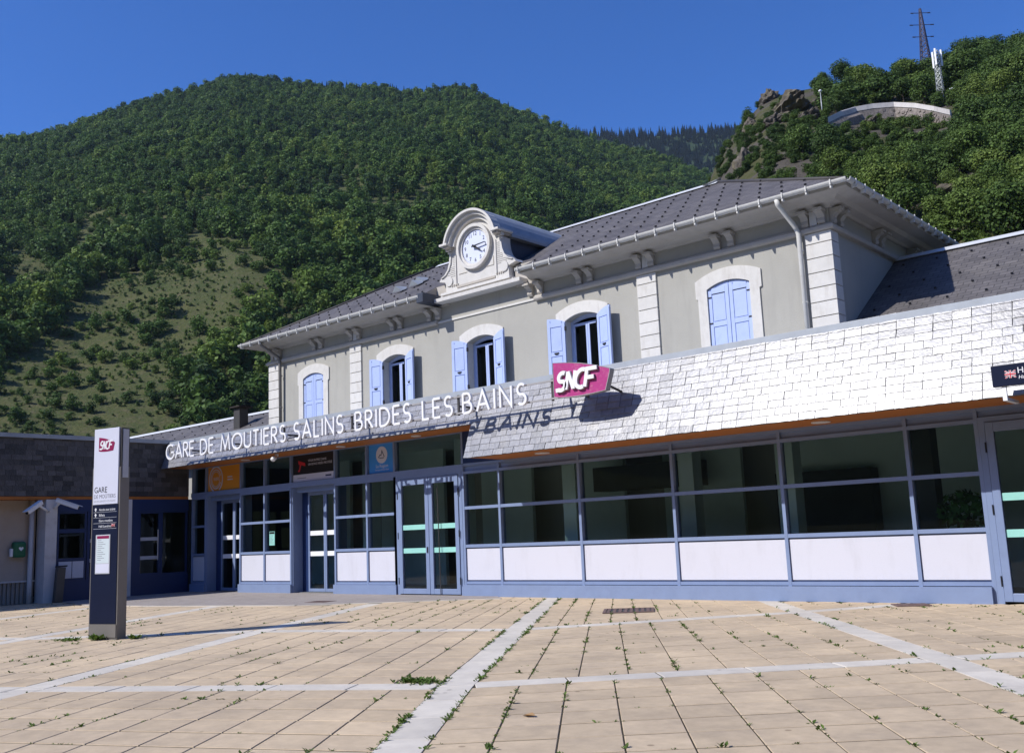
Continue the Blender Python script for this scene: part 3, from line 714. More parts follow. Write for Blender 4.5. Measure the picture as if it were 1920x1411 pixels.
# ------------------------------------------------------------------ main station pavilion
YM = 18.0; XL, XR = -25.95, -7.25
st = thing('station_building', (-16.6, YM, 0), 'two storey grey rendered station pavilion with white quoins and slate roof', 'building')
ZB = 6.83
WC = [-23.70, -19.98, -16.66, -13.40, -9.54]; HWD = .5; ZSP, ZCR, ZSILL = 6.16, 6.285, 4.35
def archz(x, xc, hw=HWD, zs=ZSP, zc=ZCR):
    h = zc-zs; R = (hw*hw+h*h)/(2*h); return zc-R+sqrt(max(0, R*R-(x-xc)**2))
wl = MB(); x = XL; ZW = 7.34
for xc in WC:
    wl.box((x, YM, 0), (xc-HWD, YM+.4, ZW)) if False else None
    wl.face([(x, YM, 0), (xc-HWD, YM, 0), (xc-HWD, YM, ZW), (x, YM, ZW)])
    wl.face([(xc-HWD, YM, 0), (xc+HWD, YM, 0), (xc+HWD, YM, ZSILL), (xc-HWD, YM, ZSILL)])
    n = 12; xs = [xc-HWD+2*HWD*i/n for i in range(n+1)]
    for a, b in zip(xs[:-1], xs[1:]):
        wl.face([(a, YM, archz(a, xc)), (b, YM, archz(b, xc)), (b, YM, ZW), (a, YM, ZW)])
        wl.face([(a, YM, archz(a, xc)), (a, YM+.28, archz(a, xc)), (b, YM+.28, archz(b, xc)), (b, YM, archz(b, xc))])
    x = xc+HWD
wl.face([(x, YM, 0), (XR, YM, 0), (XR, YM, ZW), (x, YM, ZW)])
wl.face([(XR, YM, 0), (XR, 26, 0), (XR, 26, ZW), (XR, YM, ZW)]); wl.face([(XL, 26, 0), (XL, YM, 0), (XL, YM, ZW), (XL, 26, ZW)])
wl.face([(XR, 26, 0), (XL, 26, 0), (XL, 26, ZW), (XR, 26, ZW)])
wl.build('wall', M['wall'], st)
MB().box((XL+.1, YM+1.2, 3.9), (XR-.1, YM+1.3, 7.2)).build('room_back', M['indark'], st)
# windows
def surround(xc, full):
    n = 16; inn = []; out = []
    if full: inn += [(xc-HWD, ZSILL-.2), (xc-HWD, 5.98), (xc-HWD, 6.0)]; out += [(xc-.72, ZSILL-.2), (xc-.72, 5.98), (xc-.77, 6.0)]
    hw2, zs2, zc2 = .77, 6.37, 6.56
    if not full: inn.append((xc-HWD, 5.2)); out.append((xc-.62, 5.2)); 
    for i in range(n+1):
        f = -1+2*i/n; xi = xc+HWD*f; inn.append((xi, archz(xi, xc))); xo = xc+hw2*f; out.append((xo, archz(xo, xc, hw2, zs2, zc2)))
    if not full:
        inn.append((xc+HWD, 5.2)); out.append((xc+.62, 5.2))
        inn[0] = (xc-HWD, 4.2); out[0] = (xc-.60, 4.2); inn.insert(1, (xc-HWD, 6.10)); out.insert(1, (xc-.60, 6.12)); inn.insert(2, (xc-HWD, 6.13)); out.insert(2, (xc-hw2, 6.14))
        inn[-1] = (xc+HWD, 4.2); out[-1] = (xc+.60, 4.2); inn.insert(-1, (xc+HWD, 6.13)); out.insert(-1, (xc+hw2, 6.14)); inn.insert(-1, (xc+HWD, 6.10)); out.insert(-1, (xc+.60, 6.12))
    else:
        inn += [(xc+HWD, 6.0), (xc+HWD, 5.98), (xc+HWD, ZSILL-.2)]; out += [(xc+.77, 6.0), (xc+.72, 5.98), (xc+.72, ZSILL-.2)]
    mb = MB(); mb.strip([(a, YM-.035, b) for a, b in inn], [(a, YM-.035, b) for a, b in out], (0, .06, 0))
    mb.build('window_surround', M['stone'], st)
    for sx in (-1, 1):
        MB().box((xc+sx*HWD, YM+.026, ZSILL), (xc+sx*(HWD+.05), YM+.29, ZSP)).build('reveal', M['stone'], st)
def shutter(xc, side, ang):
    """leaf hinged on the jamb; ang 0 closed, 180 flat on the wall"""
    w = HWD-.008; xh = xc+side*(HWD-.004); th = .035
    a = radians(ang)
    U = Vector((-side*cos(a), -sin(a), 0)); Nn = Vector((-side*-sin(a)*-1, 0, 0))
    Nn = Vector((0, 0, 1)).cross(U)                # leaf normal
    if ang < 1: Nn = Vector((0, -1, 0))
    O = Vector((xh, YM-.045 if ang > 1 else YM+.015, 0))
    zb = ZSILL+.02
    def P(u, z, n=0): return O+U*u+Nn*n+Vector((0, 0, z))
    top = [(u, archz(xc+side*(HWD-u), xc)-.012) for u in [w*i/6 for i in range(7)]]
    poly = [P(0, zb)]+[P(u, z) for u, z in top]+[P(w, zb)]
    lf = MB().prism(poly, Nn*-th).build('shutter', M['shutter'], st)
    fr = .085; front = 1 if ang < 1 else -1
    # visible face: when closed -Y, when open the face towards the viewer
    vn = Nn if Nn.y < 0 else -Nn
    base = (0 if Nn.y < 0 else -th)
    def Q(u, z, n): return O+U*u+Nn*base+vn*n+Vector((0, 0, z))
    def bar(u0, u1, z0, z1, name, d=.014, mt='shutter'):
        return MB().obox(Q(u0, z0, .0005), U*(u1-u0), Vector((0, 0, z1-z0)), vn*d).build(name, M[mt], lf)
    bar(.004, fr, zb+.01, top[0][1]-.02, 'stile'); bar(w-fr, w-.004, zb+.01, top[-1][1]-.05, 'stile')
    bar(fr+.003, w-fr-.003, zb+.01, zb+.12, 'cross_rail'); bar(fr+.003, w-fr-.003, 5.34, 5.44, 'cross_rail')
    bar(fr+.003, w-fr-.003, 6.055, top[1][1]-.012, 'cross_rail')
    bar(fr+.018, w-fr-.018, zb+.14, 5.32, 'raised_panel', .010); bar(fr+.018, w-fr-.018, 5.46, 6.03, 'raised_panel', .010)
    if ang < 1:
        bar(fr+.01, w-fr-.01, 6.035, 6.052, 'dark_slot', .004, 'iron')
        for z in (5.98, 5.42):
            MB().obox(Q(-.035, z-.07, .012), U*.03, Vector((0, 0, .14)), vn*.02).build('hinge', M['iron'], lf)
            MB().obox(Q(-.02, z-.012, .015), U*.10, Vector((0, 0, .024)), vn*.012).build('strap', M['iron'], lf)
    else:
        MB().obox(Q(w*.38, 5.395, .0145), U*w*.26, Vector((0, 0, .028)), vn*.012).build('latch', M['iron'], lf)
        MB().obox(Q(w*.43, 5.375, .0145), U*w*.16, Vector((0, 0, .02)), vn*.016).build('latch', M['iron'], lf)
        for z in (5.98, 5.0):
            MB().obox(Q(-.03, z-.05, -.02), U*.04, Vector((0, 0, .10)), vn*.04).build('hinge', M['iron'], lf)
def inner_window(xc):
    y = YM+.20; mb = MB(); n = 10; w = .07
    inn = [(xc-HWD+w, ZSILL)]+[(xc-HWD+w+(2*HWD-2*w)*i/n, archz(xc-HWD+w+(2*HWD-2*w)*i/n, xc)-.09) for i in range(n+1)]+[(xc+HWD-w, ZSILL)]
    out = [(xc-HWD+.002, ZSILL)]+[(xc-HWD+.002+(2*HWD-.004)*i/n, archz(xc-HWD+.002+(2*HWD-.004)*i/n, xc)-.003) for i in range(n+1)]+[(xc+HWD-.002, ZSILL)]
    mb.strip([(a, y, b) for a, b in inn], [(a, y, b) for a, b in out], (0, .06, 0))
    f = mb.build('window_frame', M['shutter'], st)
    for sx in (-1, 1):
        a, b = (xc-HWD+w+.002, xc-.004) if sx < 0 else (xc+.004, xc+HWD-w-.002); zt = archz(a if sx < 0 else b, xc)-.10
        cs = MB(); cs.box((a, y-.012, ZSILL), (a+.05, y+.03, zt)).box((b-.05, y-.012, ZSILL), (b, y+.03, zt)).box((a+.05, y-.011, zt-.06), (b-.05, y+.029, zt)).box((a+.05, y-.011, ZSILL), (b-.05, y+.029, ZSILL+.06))
        cs.build('casement', M['shutter'], f)
        MB().face([(a+.05, y+.01, ZSILL+.06), (b-.05, y+.01, ZSILL+.06), (b-.05, y+.01, zt-.06), (a+.05, y+.01, zt-.06)]).build('pane', M['glassup'], f)
    MB().box((xc-HWD+w, YM+.45, ZSILL), (xc+HWD-w, YM+.46, 6.2)).build('blind', M['indark'], f)
for i, xc in enumerate(WC):
    closed = i in (0, 4); surround(xc, closed)
    if closed: shutter(xc, -1, 0); shutter(xc, 1, 0)
    else: shutter(xc, -1, 172); shutter(xc, 1, 162)
    inner_window(xc)
# quoins and pilasters: blocks
def quoin(x0, x1, y0, y1):
    z = 3.95
    while z < ZB-.02:
        h = min(.295, ZB-z)
        MB().box((x0, y0, z+.008), (x1, y1, z+h-.008)).build('quoin_block', M['stone'], st, bevel=.006); z += .295
quoin(-25.98, -25.38, YM-.05, YM+.45); quoin(-21.93, -21.42, YM-.045, YM+.05); quoin(-11.79, -11.28, YM-.045, YM+.05); quoin(-7.76, -7.215, YM-.05, YM+.30)
# belt course, frieze brackets, cornice
CB0, CB1 = -18.22, -14.78         # central bay
def ring(prof, name, m_, segs):
    for (x0, x1) in segs:
        MB().prism([(x0, YM-d, z) for d, z in prof], (x1-x0, 0, 0)).build(name, M[m_], st)
belt = [(-.02, ZB), (.09, ZB), (.11, ZB+.03), (.11, ZB+.085), (.075, ZB+.10), (.05, ZB+.135), (-.02, ZB+.14)]
corn = [(-.02, 7.27), (.06, 7.27), (.10, 7.31), (.26, 7.34), (.30, 7.375), (.34, 7.40), (.62, 7.42), (.62, 7.47), (-.02, 7.47)]
segs = ((XL-.09, CB0), (CB1, XR+.09))
ring([(-.02, ZB+.03), (.03, ZB+.03), (.03, ZB+.08), (-.02, ZB+.08)], 'thin_belt', 'stone', ((CB0+.002, CB1-.002),))
def sweep(prof, name, m_):
    for side in (-1, 1):
        rows = []
        for d, z in prof:
            if side > 0: rows.append([(CB1, YM-d, z), (XR+d, YM-d, z), (XR+d, 26+d, z)])
            else: rows.append([(XL-d, 26+d, z), (XL-d, YM-d, z), (CB0, YM-d, z)])
        mb = MB(); n = len(rows)
        v = [p for r_ in rows for p in r_]; f = []
        for i in range(n):
            j = (i+1) % n
            for k in range(2): f.append((i*3+k, i*3+k+1, j*3+k+1, j*3+k))
        e = 0 if side > 0 else 2
        f.append(tuple(i*3+e for i in range(n)))
        mb.mesh(v, f).build(name, M[m_], st)
sweep(corn, 'cornice', 'cornice'); sweep(belt, 'belt_course', 'cornice')
def bracket(x=None, y=None, face='front'):
    prof = [(0, ZB+.143), (.06, ZB+.143), (.09, ZB+.19), (.075, ZB+.26), (.13, ZB+.33), (.20, ZB+.36), (.22, ZB+.40), (.22, ZB+.436), (0, ZB+.436)]
    w = .15
    if face == 'front': pr = [(x-w/2, YM-.002-d, z) for d, z in prof]; ex = (w, 0, 0); cap = ((x-w/2-.02, YM-.25, ZB+.385), (x+w/2+.02, YM-.003, ZB+.433))
    else: pr = [(XR+.002+d, y-w/2, z) for d, z in prof]; ex = (0, w, 0); cap = ((XR+.25, y-w/2-.02, ZB+.385), (XR+.003, y+w/2+.02, ZB+.433))
    b = MB().prism(pr, ex).build('bracket', M['cornice'], st)
    MB().box(*cap).build('bracket_cap', M['cornice'], b)
for xs in ((-25.75, -25.42), (-23.60, -23.27), (-21.83, -21.50), (-20.02, -19.69), (-18.52, -18.2+.02), (-14.92, -14.6), (-13.40, -13.07), (-11.70, -11.37), (-9.70, -9.37), (-7.72, -7.38)):
    for x in xs: bracket(x)
for ys in ((18.12, 18.46), (20.3, 20.64), (22.4, 22.7), (24.4, 24.7)):
    for y in ys: bracket(y=y, face='right')
# small blocks between bracket pairs
for xm in (-25.58, -21.66, -11.53, -7.55): MB().box((xm-.075, YM-.06, ZB+.142), (xm+.075, YM+.01, ZB+.43)).build('frieze_block', M['stone'], st)
# eaves, gutters
YE = 17.30; ZE = 7.50; XE0, XE1 = XL-.70, XR+.70; YBK = 26.7
def gutter_line(p, q, name='gutter'):
    P, Q = Vector(p), Vector(q); d = (Q-P).normalized(); out = d.cross(Vector((0, 0, 1))).normalized()
    I = []; O_ = []
    for k in range(9):
        a = pi+pi*k/8
        I.append(P+out*cos(a)*.060+Vector((0, 0, sin(a)*.060))); O_.append(P+out*cos(a)*.072+Vector((0, 0, sin(a)*.075)))
    return MB().strip(I, O_, Q-P).build(name, M['gutter'], st, smooth=False)
g1 = gutter_line((XE0, YE, ZE+.03), (CB0, YE, ZE+.03)); g2 = gutter_line((CB1, YE, ZE+.03), (XE1, YE, ZE+.03)); g3 = gutter_line((XE1, YE-.0, ZE+.03), (XE1, YBK, ZE+.03))
g4 = gutter_line((XE0, YBK, ZE+.03), (XE0, YE, ZE+.03))
def gclip(g, x, y, nx, ny):
    MB().obox((x-.012*abs(ny)-nx*.0+nx*.066, y-.012*abs(nx)+ny*.066, ZE-.06), (.024*abs(ny)+nx*.02, .024*abs(nx), 0) if not nx else (nx*.02, 0, 0), (0, ny*.02, 0) if ny else (0, .024, 0), (0, 0, .11)).build('gutter_strap', M['gutter'], g)
    MB().obox((x-.015*abs(ny)-nx*.02, y-.015*abs(nx)-ny*.02, ZE-.115), (.03*abs(ny)+nx*.05, .03*abs(nx), 0) if not nx else (nx*.09, 0, 0), (0, ny*.09, 0) if ny else (0, .03, 0), (0, 0, .07)).build('gutter_hook', M['gutter'], g)
x = XE0+.2
while x < XE1:
    if x < CB0-.05: gclip(g1, x, YE, 0, -1)
    elif x > CB1+.05: gclip(g2, x, YE, 0, -1)
    x += .49
y = YE+.25
while y < YBK: gclip(g3, XE1, y, 1, 0); y += .45
for g, p in ((g1, CB0), (g2, CB1)): MB().box((p-.008, YE-.07, ZE-.045), (p+.008, YE+.07, ZE+.035)).build('gutter_end', M['gutter'], g)
for x0, x1 in ((XE0+.06, CB0), (CB1, XE1-.06)): MB().box((x0, YE+.065, ZE-.085), (x1, YE+.10, ZE+.0)).build('eave_board', M['cornice'], st)
MB().box((XE1-.10, YE+.1, ZE-.085), (XE1-.066, YBK, ZE)).build('eave_board', M['cornice'], st)
MB().box((CB0-.05, YE-.06, 7.32), (CB0+.20, YM-.02, 7.58)).build('rainwater_box', M['slatezinc'], st, bevel=.01)
# downpipes
MB().tube([(-7.98, YE, ZE-.03), (-7.97, YE+.03, ZE-.14), (-7.88, YM-.16, ZB+.16), (-7.84, YM-.13, ZB+.02), (-7.84, YM-.10, 4.0)], .05, 14).build('downpipe', M['gutter'], st, smooth=True)
for z in (5.45, 6.5): MB().tube([(-7.84, YM-.105, z-.02), (-7.84, YM-.105, z+.02)], .058, 14).build('pipe_collar', M['gutter'], st, smooth=True)
MB().tube([(-25.5, YE, ZE-.03), (-25.5, YE+.03, ZE-.14), (-25.30, YM-.16, ZB+.16), (-25.26, YM-.13, ZB+.02), (-25.26, YM-.10, 4.0)], .05, 14).build('downpipe', M['midgrey'], st, smooth=True)
for z in (5.4, 6.4): MB().tube([(-25.26, YM-.105, z-.02), (-25.26, YM-.105, z+.02)], .058, 14).build('pipe_collar', M['midgrey'], st, smooth=True)
# roof
YR, ZR = 22.0, 10.05; RX0, RX1 = -22.4, -11.7; YBK2 = 2*YR-YE
def roof_part(name, faces, parent, m_='roof'):
    mb = MB()
    for f in faces: mb.face(f)
    o = mb.build(name, M[m_], parent); me = o.data; uv = me.uv_layers.new(name='uv')
    for p in me.polygons:
        n = p.normal; u = Vector((0, 0, 1)).cross(n); u = u.normalized() if u.length > 1e-5 else Vector((1, 0, 0)); v = n.cross(u)
        for li in p.loop_indices:
            c = me.vertices[me.loops[li].vertex_index].co; uv.data[li].uv = (c.dot(u), c.dot(v))
    return o
A_, B_, C_, D_ = (XE0, YE+.02, ZE+.02), (XE1-.0, YE+.02, ZE+.02), (XE1, YBK2, ZE+.02), (XE0, YBK2, ZE+.02)
r0, r1 = (RX0, YR, ZR), (RX1, YR, ZR)
slope = (ZR-ZE-.02)/(YR-YE-.02)
def roofz(y): return ZE+.02+(y-YE-.02)*slope
# front face is cut where the clock dormer enters
e0 = (CB0, YE+.02, ZE+.02); e1 = (CB1, YE+.02, ZE+.02)
yk = 18.3; k0 = (CB0, yk, roofz(yk)); k1 = (CB1, yk, roofz(yk))
rf = roof_part('roof', [[A_, e0, k0, k1, e1, B_, r1, r0][:0] or [A_, e0, k0, (CB0, YR, ZR), r0], [k0, k1, (CB1, YR, ZR), (CB0, YR, ZR)], [e1, B_, r1, (CB1, YR, ZR), k1], [B_, C_, r1], [C_, D_, r0, r1], [D_, A_, r0]], st)
def cap(p, q, r, m_, name, n=8):
    return MB().tube([p, q], r, n).build(name, M[m_], rf, smooth=True)
MB().prism([(RX0+.2, YR-.17, ZR-.055), (RX0+.2, YR, ZR+.06), (RX0+.2, YR+.17, ZR-.055), (RX0+.2, YR, ZR-.02)], (RX1-RX0-.2, 0, 0)).build('ridge_flashing', M['zincpale'], rf)
cap(Vector(B_)+Vector((-.05, .02, .01)), Vector(r1)+Vector((0, 0, .02)), .045, 'roof', 'hip_cap'); cap(A_, Vector(r0)+Vector((0, 0, .02)), .045, 'roof', 'hip_cap')
MB().prism([(RX1-.35, YR-.25, ZR-.06), (RX1+.05, YR, ZR+.10), (RX1-.05, YR+.2, ZR-.03)], (.03, 0, .02)).build('ridge_end', M['zincpale'], rf)
sg = MB()
for j in range(8):
    y = YE+.45+j*.56
    x = XE0+.6+j*.5+(.25 if j % 2 else 0)
    while x < XE1-.4-j*.62:
        if not (CB0-.2 < x < CB1+.2 and y < 20.4):
            z = roofz(y); sg.obox((x-.024, y-.02, z), (.048, 0, 0), (0, .02, .01), (0, -.012, .034))
        x += .5
sg.build('snow_guards', M['iron'], rf, kind='stuff')
sg = MB(); y = YE+.3
while y < 26:
    sg.obox((XE1-.10, y, ZE+.03), (0, .06, 0), (-.05, 0, .02), (.02, 0, .07)); y += .33
sg.build('snow_guards', M['zincpale'], rf, kind='stuff')
for (x, y) in ((-20.75, 18.9), (-20.3, 19.15), (-20.45, 19.5)):
    z = roofz(y); MB().mesh([(x-.2, y-.1, z+.01), (x+.2, y-.1, z+.01), (x, y-.16, z+.17), (x-.05, y+.35, z+.25), (x+.2, y+.1, z+.1)], [(0, 1, 2), (0, 2, 3), (2, 1, 4), (2, 4, 3)]).build('roof_vent', M['zinc'], rf)
for xq in (CB0, CB1):
    MB().prism([(xq-.015, YE+.04, 7.47), (xq-.015, 18.31, 7.47), (xq-.015, 18.31, roofz(18.31)-.004), (xq-.015, YE+.04, ZE+.012)], (.03, 0, 0)).build('roof_cheek', M['cornice'], st)
# clock gable
CX, CZ = -16.58, 8.60; YG = 17.80
gab = MB()
half = [(1.12, 7.56), (1.12, 7.86), (1.36, 7.92), (1.30, 8.00), (1.14, 8.06), (1.02, 8.18), (.955, 8.34), (.93, 8.50), (.93, 8.66), (.86, 8.68), (.86, 8.80)]
top = [(.86*cos(radians(a)), 8.62+.86*sin(radians(a))) for a in range(14, 90, 8)]
pts = half+top; poly = [(CX+x, YG, z) for x, z in pts]+[(CX-x, YG, z) for x, z in reversed(pts)]
gable = gab.prism(poly, (0, .32, 0)).build('clock_gable', M['stone'], st)
# carved relief on gable: scroll edges, inset panel lines, dentils
def gbox(x0, x1, z0, z1, d, name, m_='stone'): return MB().box((CX+x0, YG-d, z0), (CX+x1, YG+.01, z1)).build(name, M[m_], gable)
for sx in (-1, 1):
    edge = [(sx*x, z) for x, z in ((.93, 8.64), (.93, 8.50), (.955, 8.34), (1.02, 8.18), (1.14, 8.06), (1.28, 8.0))]
    inn = [(CX+x-sx*.06, YG-.035, z) for x, z in edge]; out = [(CX+x+sx*.0, YG-.035, z) for x, z in edge]
    MB().strip(inn, out, (0, .04, 0)).build('scroll_edge', M['stone'], gable)
    for q in range(12):
        zz = 7.98+q*.05; xw = 1.10 if zz < 8.1 else (.98 if zz < 8.25 else .88)
        MB().box((CX+sx*.74, YG-.012, zz), (CX+sx*(xw-.05), YG+.01, zz+.022)).build('scale_row', M['stone'], gable)
    gbox(min(sx*.70, sx*.73), max(sx*.70, sx*.73), 7.72, 8.62, .03, 'pilaster_strip')
    MB().disc((CX+sx*.98, YG-.03, 7.86), (1, 0, 0), (0, 0, 1), .13, 24, (0, .035, 0)).build('scroll_boss', M['stone'], gable)
    gbox(min(sx*.32, sx*.62), max(sx*.32, sx*.62), 7.98, 7.995, .012, 'panel_line', 'cornice')
    if sx > 0: gbox(.61, .625, 8.0, 8.22, .012, 'panel_line', 'cornice')
    for q in range(4): gbox(sx*.80+q*.07-.10, sx*.80+q*.07-.06, 7.70, 7.75, .02, 'drop_bead', 'cornice')
    gbox(min(sx*.90, sx*.97), max(sx*.90, sx*.97), 8.60, 8.64, .05, 'ear_moulding'); gbox(min(sx*.86, sx*1.0), max(sx*.86, sx*1.0), 8.665, 8.76, .10, 'ear_capital')
gbox(-.70, .66, 7.63, 7.69, .02, 'recess_band', 'cornice')
# base mouldings under the gable
for d, z0, z1, ex in ((.16, 7.50, 7.56, 1.22), (.10, 7.44, 7.50, 1.28), (.20, 7.345, 7.44, 1.58)):
    MB().box((CX-ex, YG-d+.05, z0), (CX+ex, YM+.2, z1)).build('base_moulding', M['stone'], gable)
# arch hood
for (ri, ro_, d, nm) in ((.70, .80, .10, 'arch_band'), (.80, .88, .20, 'arch_band'), (.88, .94, .28, 'arch_hood')):
    aa = [radians(10+160*i/26) for i in range(27)]
    MB().strip([(CX+ri*cos(a), YG-d, 8.62+ri*sin(a)) for a in aa], [(CX+ro_*cos(a), YG-d, 8.62+ro_*sin(a)) for a in aa], (0, d-.001, 0)).build(nm, M['stone'], gable)
for sx in (-1, 1):
    MB().box((CX+sx*.78, YG-.29, 8.77), (CX+sx*1.06, YG+.3, 8.83)).build('arch_ear', M['stone'], gable, bevel=.01)
    MB().box((CX+sx*.80, YG-.23, 8.715), (CX+sx*.99, YG+.28, 8.77)).build('arch_ear', M['cornice'], gable, bevel=.01)
# clock
aa = [2*pi*i/40 for i in range(40)]
for ri, ro_, d in ((.455, .52, .05), (.52, .60, .11)):
    MB().strip([(CX+ri*cos(a), YG-d, CZ+ri*sin(a)) for a in aa], [(CX+ro_*cos(a), YG-d, CZ+ro_*sin(a)) for a in aa], (0, d+.002, 0), True).build('clock_ring', M['stone'], gable)
clk = MB().disc((CX, YG-.012, CZ), (1, 0, 0), (0, 0, 1), .456, 40, (0, .012, 0)).build('clock_face', M['clockface'], gable)
# numerals and minute marks are flat print on the face: children of the gable beside it
for h in range(1, 13):
    a = radians(90-30*h)
    vs, fs = text_mesh(str(h), .145, .001); w = max(v[0] for v in vs); hh = max(v[1] for v in vs)
    o = Vector((CX+.355*cos(a)-w/2, YG-.0145, CZ+.355*sin(a)-hh/2))
    MB().mesh([(o.x+v[0], o.y-v[2], o.z+v[1]) for v in vs], fs).build('numeral', M['black'], clk)
mm = MB()
for k in range(60):
    a = 2*pi*k/60; c, s_ = cos(a), sin(a)
    mm.obox((CX+.435*c-.004*s_*-1, YG-.016, CZ+.435*s_-.004*c), (.014*c, 0, .014*s_), (-.008*s_, 0, .008*c), (0, .003, 0))
mm.build('minute_marks', M['black'], clk)
def hand(ang, L, w, y, tail=.07):
    a = radians(90-ang); u = Vector((cos(a), 0, sin(a))); v = Vector((-sin(a), 0, cos(a))); c = Vector((CX, y, CZ))
    return MB().prism([c-u*tail-v*w*1.3, c+u*L-v*w*.8, c+u*L+v*w*.8, c-u*tail+v*w*1.3], (0, -.008, 0))
hand(86, .40, .016, YG-.075).build('minute_hand', M['black'], clk); hand(122, .27, .02, YG-.06).build('hour_hand', M['black'], clk)
MB().disc((CX, YG-.086, CZ), (1, 0, 0), (0, 0, 1), .035, 16, (0, .075, 0)).build('hub', M['black'], clk)
# barrel dormer behind the gable
dm = MB(); n = 16; R = .94
for i in range(n):
    a0, a1 = radians(6+168*i/n), radians(6+168*(i+1)/n)
    P = lambda a, y: (CX+R*cos(a), y, 8.62+R*sin(a)+.004)
    def yend(a): return YE+(8.62+R*sin(a)-ZE)/slope+.25
    dm.face([P(a0, YG-.27), P(a1, YG-.27), P(a1, yend(a1)), P(a0, yend(a0))])
dm.build('dormer_roof', M['zinc'], st, smooth=True)
for sx in (-1, 1):
    MB().prism([(CX+sx*.86, YG+.32, 7.5), (CX+sx*.86, YG+.32, 8.70), (CX+sx*.86, 19.9, 8.70), (CX+sx*.86, 19.9, 8.5), (CX+sx*.86, 18.0, 7.5)], (-sx*.05, 0, 0)).build('dormer_cheek', M['slatezinc'], st)  # cheeks coloured near black, their shade put into the zinc colour
    MB().box((CX+sx*.84, YG+.30, 8.69), (CX+sx*1.02, 20.1, 8.76)).build('dormer_eave', M['zinc'], st)
for x0, x1 in ((CB0, CX-1.2), (CX+1.2, CB1)):
    MB().box((x0, YM-.05, 7.3), (x1, yk+.12, 7.86)).build('parapet_end', M['cornice'], st); roof_part('roof_apron', [[(x0, YM-.05, 7.865), (x1, YM-.05, 7.865), (x1, 18.44, roofz(18.44)+.004), (x0, 18.44, roofz(18.44)+.004)]], st)

# ------------------------------------------------------------------ lower slate roofed wings
def wing(label, x0, x1, ye, ze, yr, zr, door):
    t = thing('low_wing', (x0, yr, 0), label, 'building')
    r = roof_part('roof', [[(x0, ye, ze), (x1, ye, ze), (x1, yr, zr), (x0, yr, zr)], [(x1, 2*yr-ye, ze), (x0, 2*yr-ye, ze), (x0, yr, zr), (x1, yr, zr)]], t)
    MB().prism([(x0, yr-.16, zr-.05), (x0, yr, zr+.06), (x0, yr+.16, zr-.05)], (x1-x0, 0, 0)).build('ridge_flashing', M['zincpale'], r)
    MB().box((x0+.1, ye+.5, 0), (x1-.1, 2*yr-ye-.5, ze+.1)).build('wall', M['wall'], t)
    g = MB(); s = (zr-ze)/(yr-ye)
    for j in range(7):
        y = ye+.5+j*.5; x = x0+.3+(.35 if j % 2 else 0)
        while x < x1 and y < yr-.1:
            z = ze+(y-ye)*s; g.obox((x-.022, y-.02, z), (.044, 0, 0), (0, .02, .013), (0, -.015, .03)); x += .7
    g.build('snow_guards', M['iron'], r, kind='stuff'); return t
wing('slate roofed wing joining the right end of the pavilion', XR+.01, 12, 17.6, 4.32, 21.5, 6.86, 1)
wing('slate roofed wing running left from the pavilion', -48, XL-.03, 16.2, 3.9, 20.0, 5.83, 1)
t = thing('chimney', (-28.95, 18.75, 5.2), 'dark metal roof chimney with flat cap on the left slate roof', 'chimney')
MB().box((-28.98, 18.60, 4.9), (-28.62, 18.94, 5.80)).build('shaft', M['darkgrey'], t); MB().box((-29.08, 18.50, 5.86), (-28.50, 19.04, 5.90)).build('cap', M['timber'], t)
for x, y in ((-28.95, 18.63), (-28.65, 18.63), (-28.65, 18.91), (-28.95, 18.91)): MB().box((x-.02, y-.02, 5.80), (x+.02, y+.02, 5.86)).build('cap_leg', M['darkgrey'], t)

# ------------------------------------------------------------------ name letters on rails
YL = 12.96; ls = thing('name_sign', (-17, YL, 3.4), 'long row of white capital letters on rails along the slate fascia', 'sign')
WORDS = [('GARE', -23.30, -21.97), ('DE', -21.66, -21.08), ('MOUTIERS', -20.74, -18.13), ('SALINS', -17.80, -16.09), ('BRIDES', -15.68, -13.99), ('LES', -13.64, -12.83), ('BAINS', -12.54, -10.99)]
HL = .365; ZL = 3.46
for wd, x0, x1 in WORDS:
    ws = [max(GL[c][0], .0) for c in wd]; tot = sum(ws)*HL*1.18; gap = (x1-x0-tot)/max(1, len(wd)-1); x = x0
    for c, w in zip(wd, ws):
        mb = MB(); stroke_letter(mb, c, Vector((x, YL, ZL)), Vector((1, 0, 0)), Vector((0, 0, 1)), HL, .023, Vector((0, .055, 0)), 0, 1.18)
        mb.build('letter', M['white'], ls); x += w*HL*1.18+gap
for z in (ZL+.025, ZL+HL-.025): MB().box((-23.2, YL+.058, z-.016), (-9.4, YL+.085, z+.016)).build('rail', M['lettermetal'], ls)
for x in (-22.35, -20.5, -18.3, -15.9, -12.75, -10.45):
    MB().box((x-.02, YL+.086, ZL-.01), (x+.02, YL+.12, ZL+HL+.01)).build('upright', M['darkgrey'], ls)
    zc = ZL+HL*.45; MB().tube([(x, YL+.10, zc), (x, fy(zc)+.02, zc)], .022, 8).build('arm', M['darkgrey'], ls)
    MB().tube([(x, YL+.10, zc-.1), (x, fy(zc)-.02, zc)], .012, 6).build('arm', M['darkgrey'], ls)
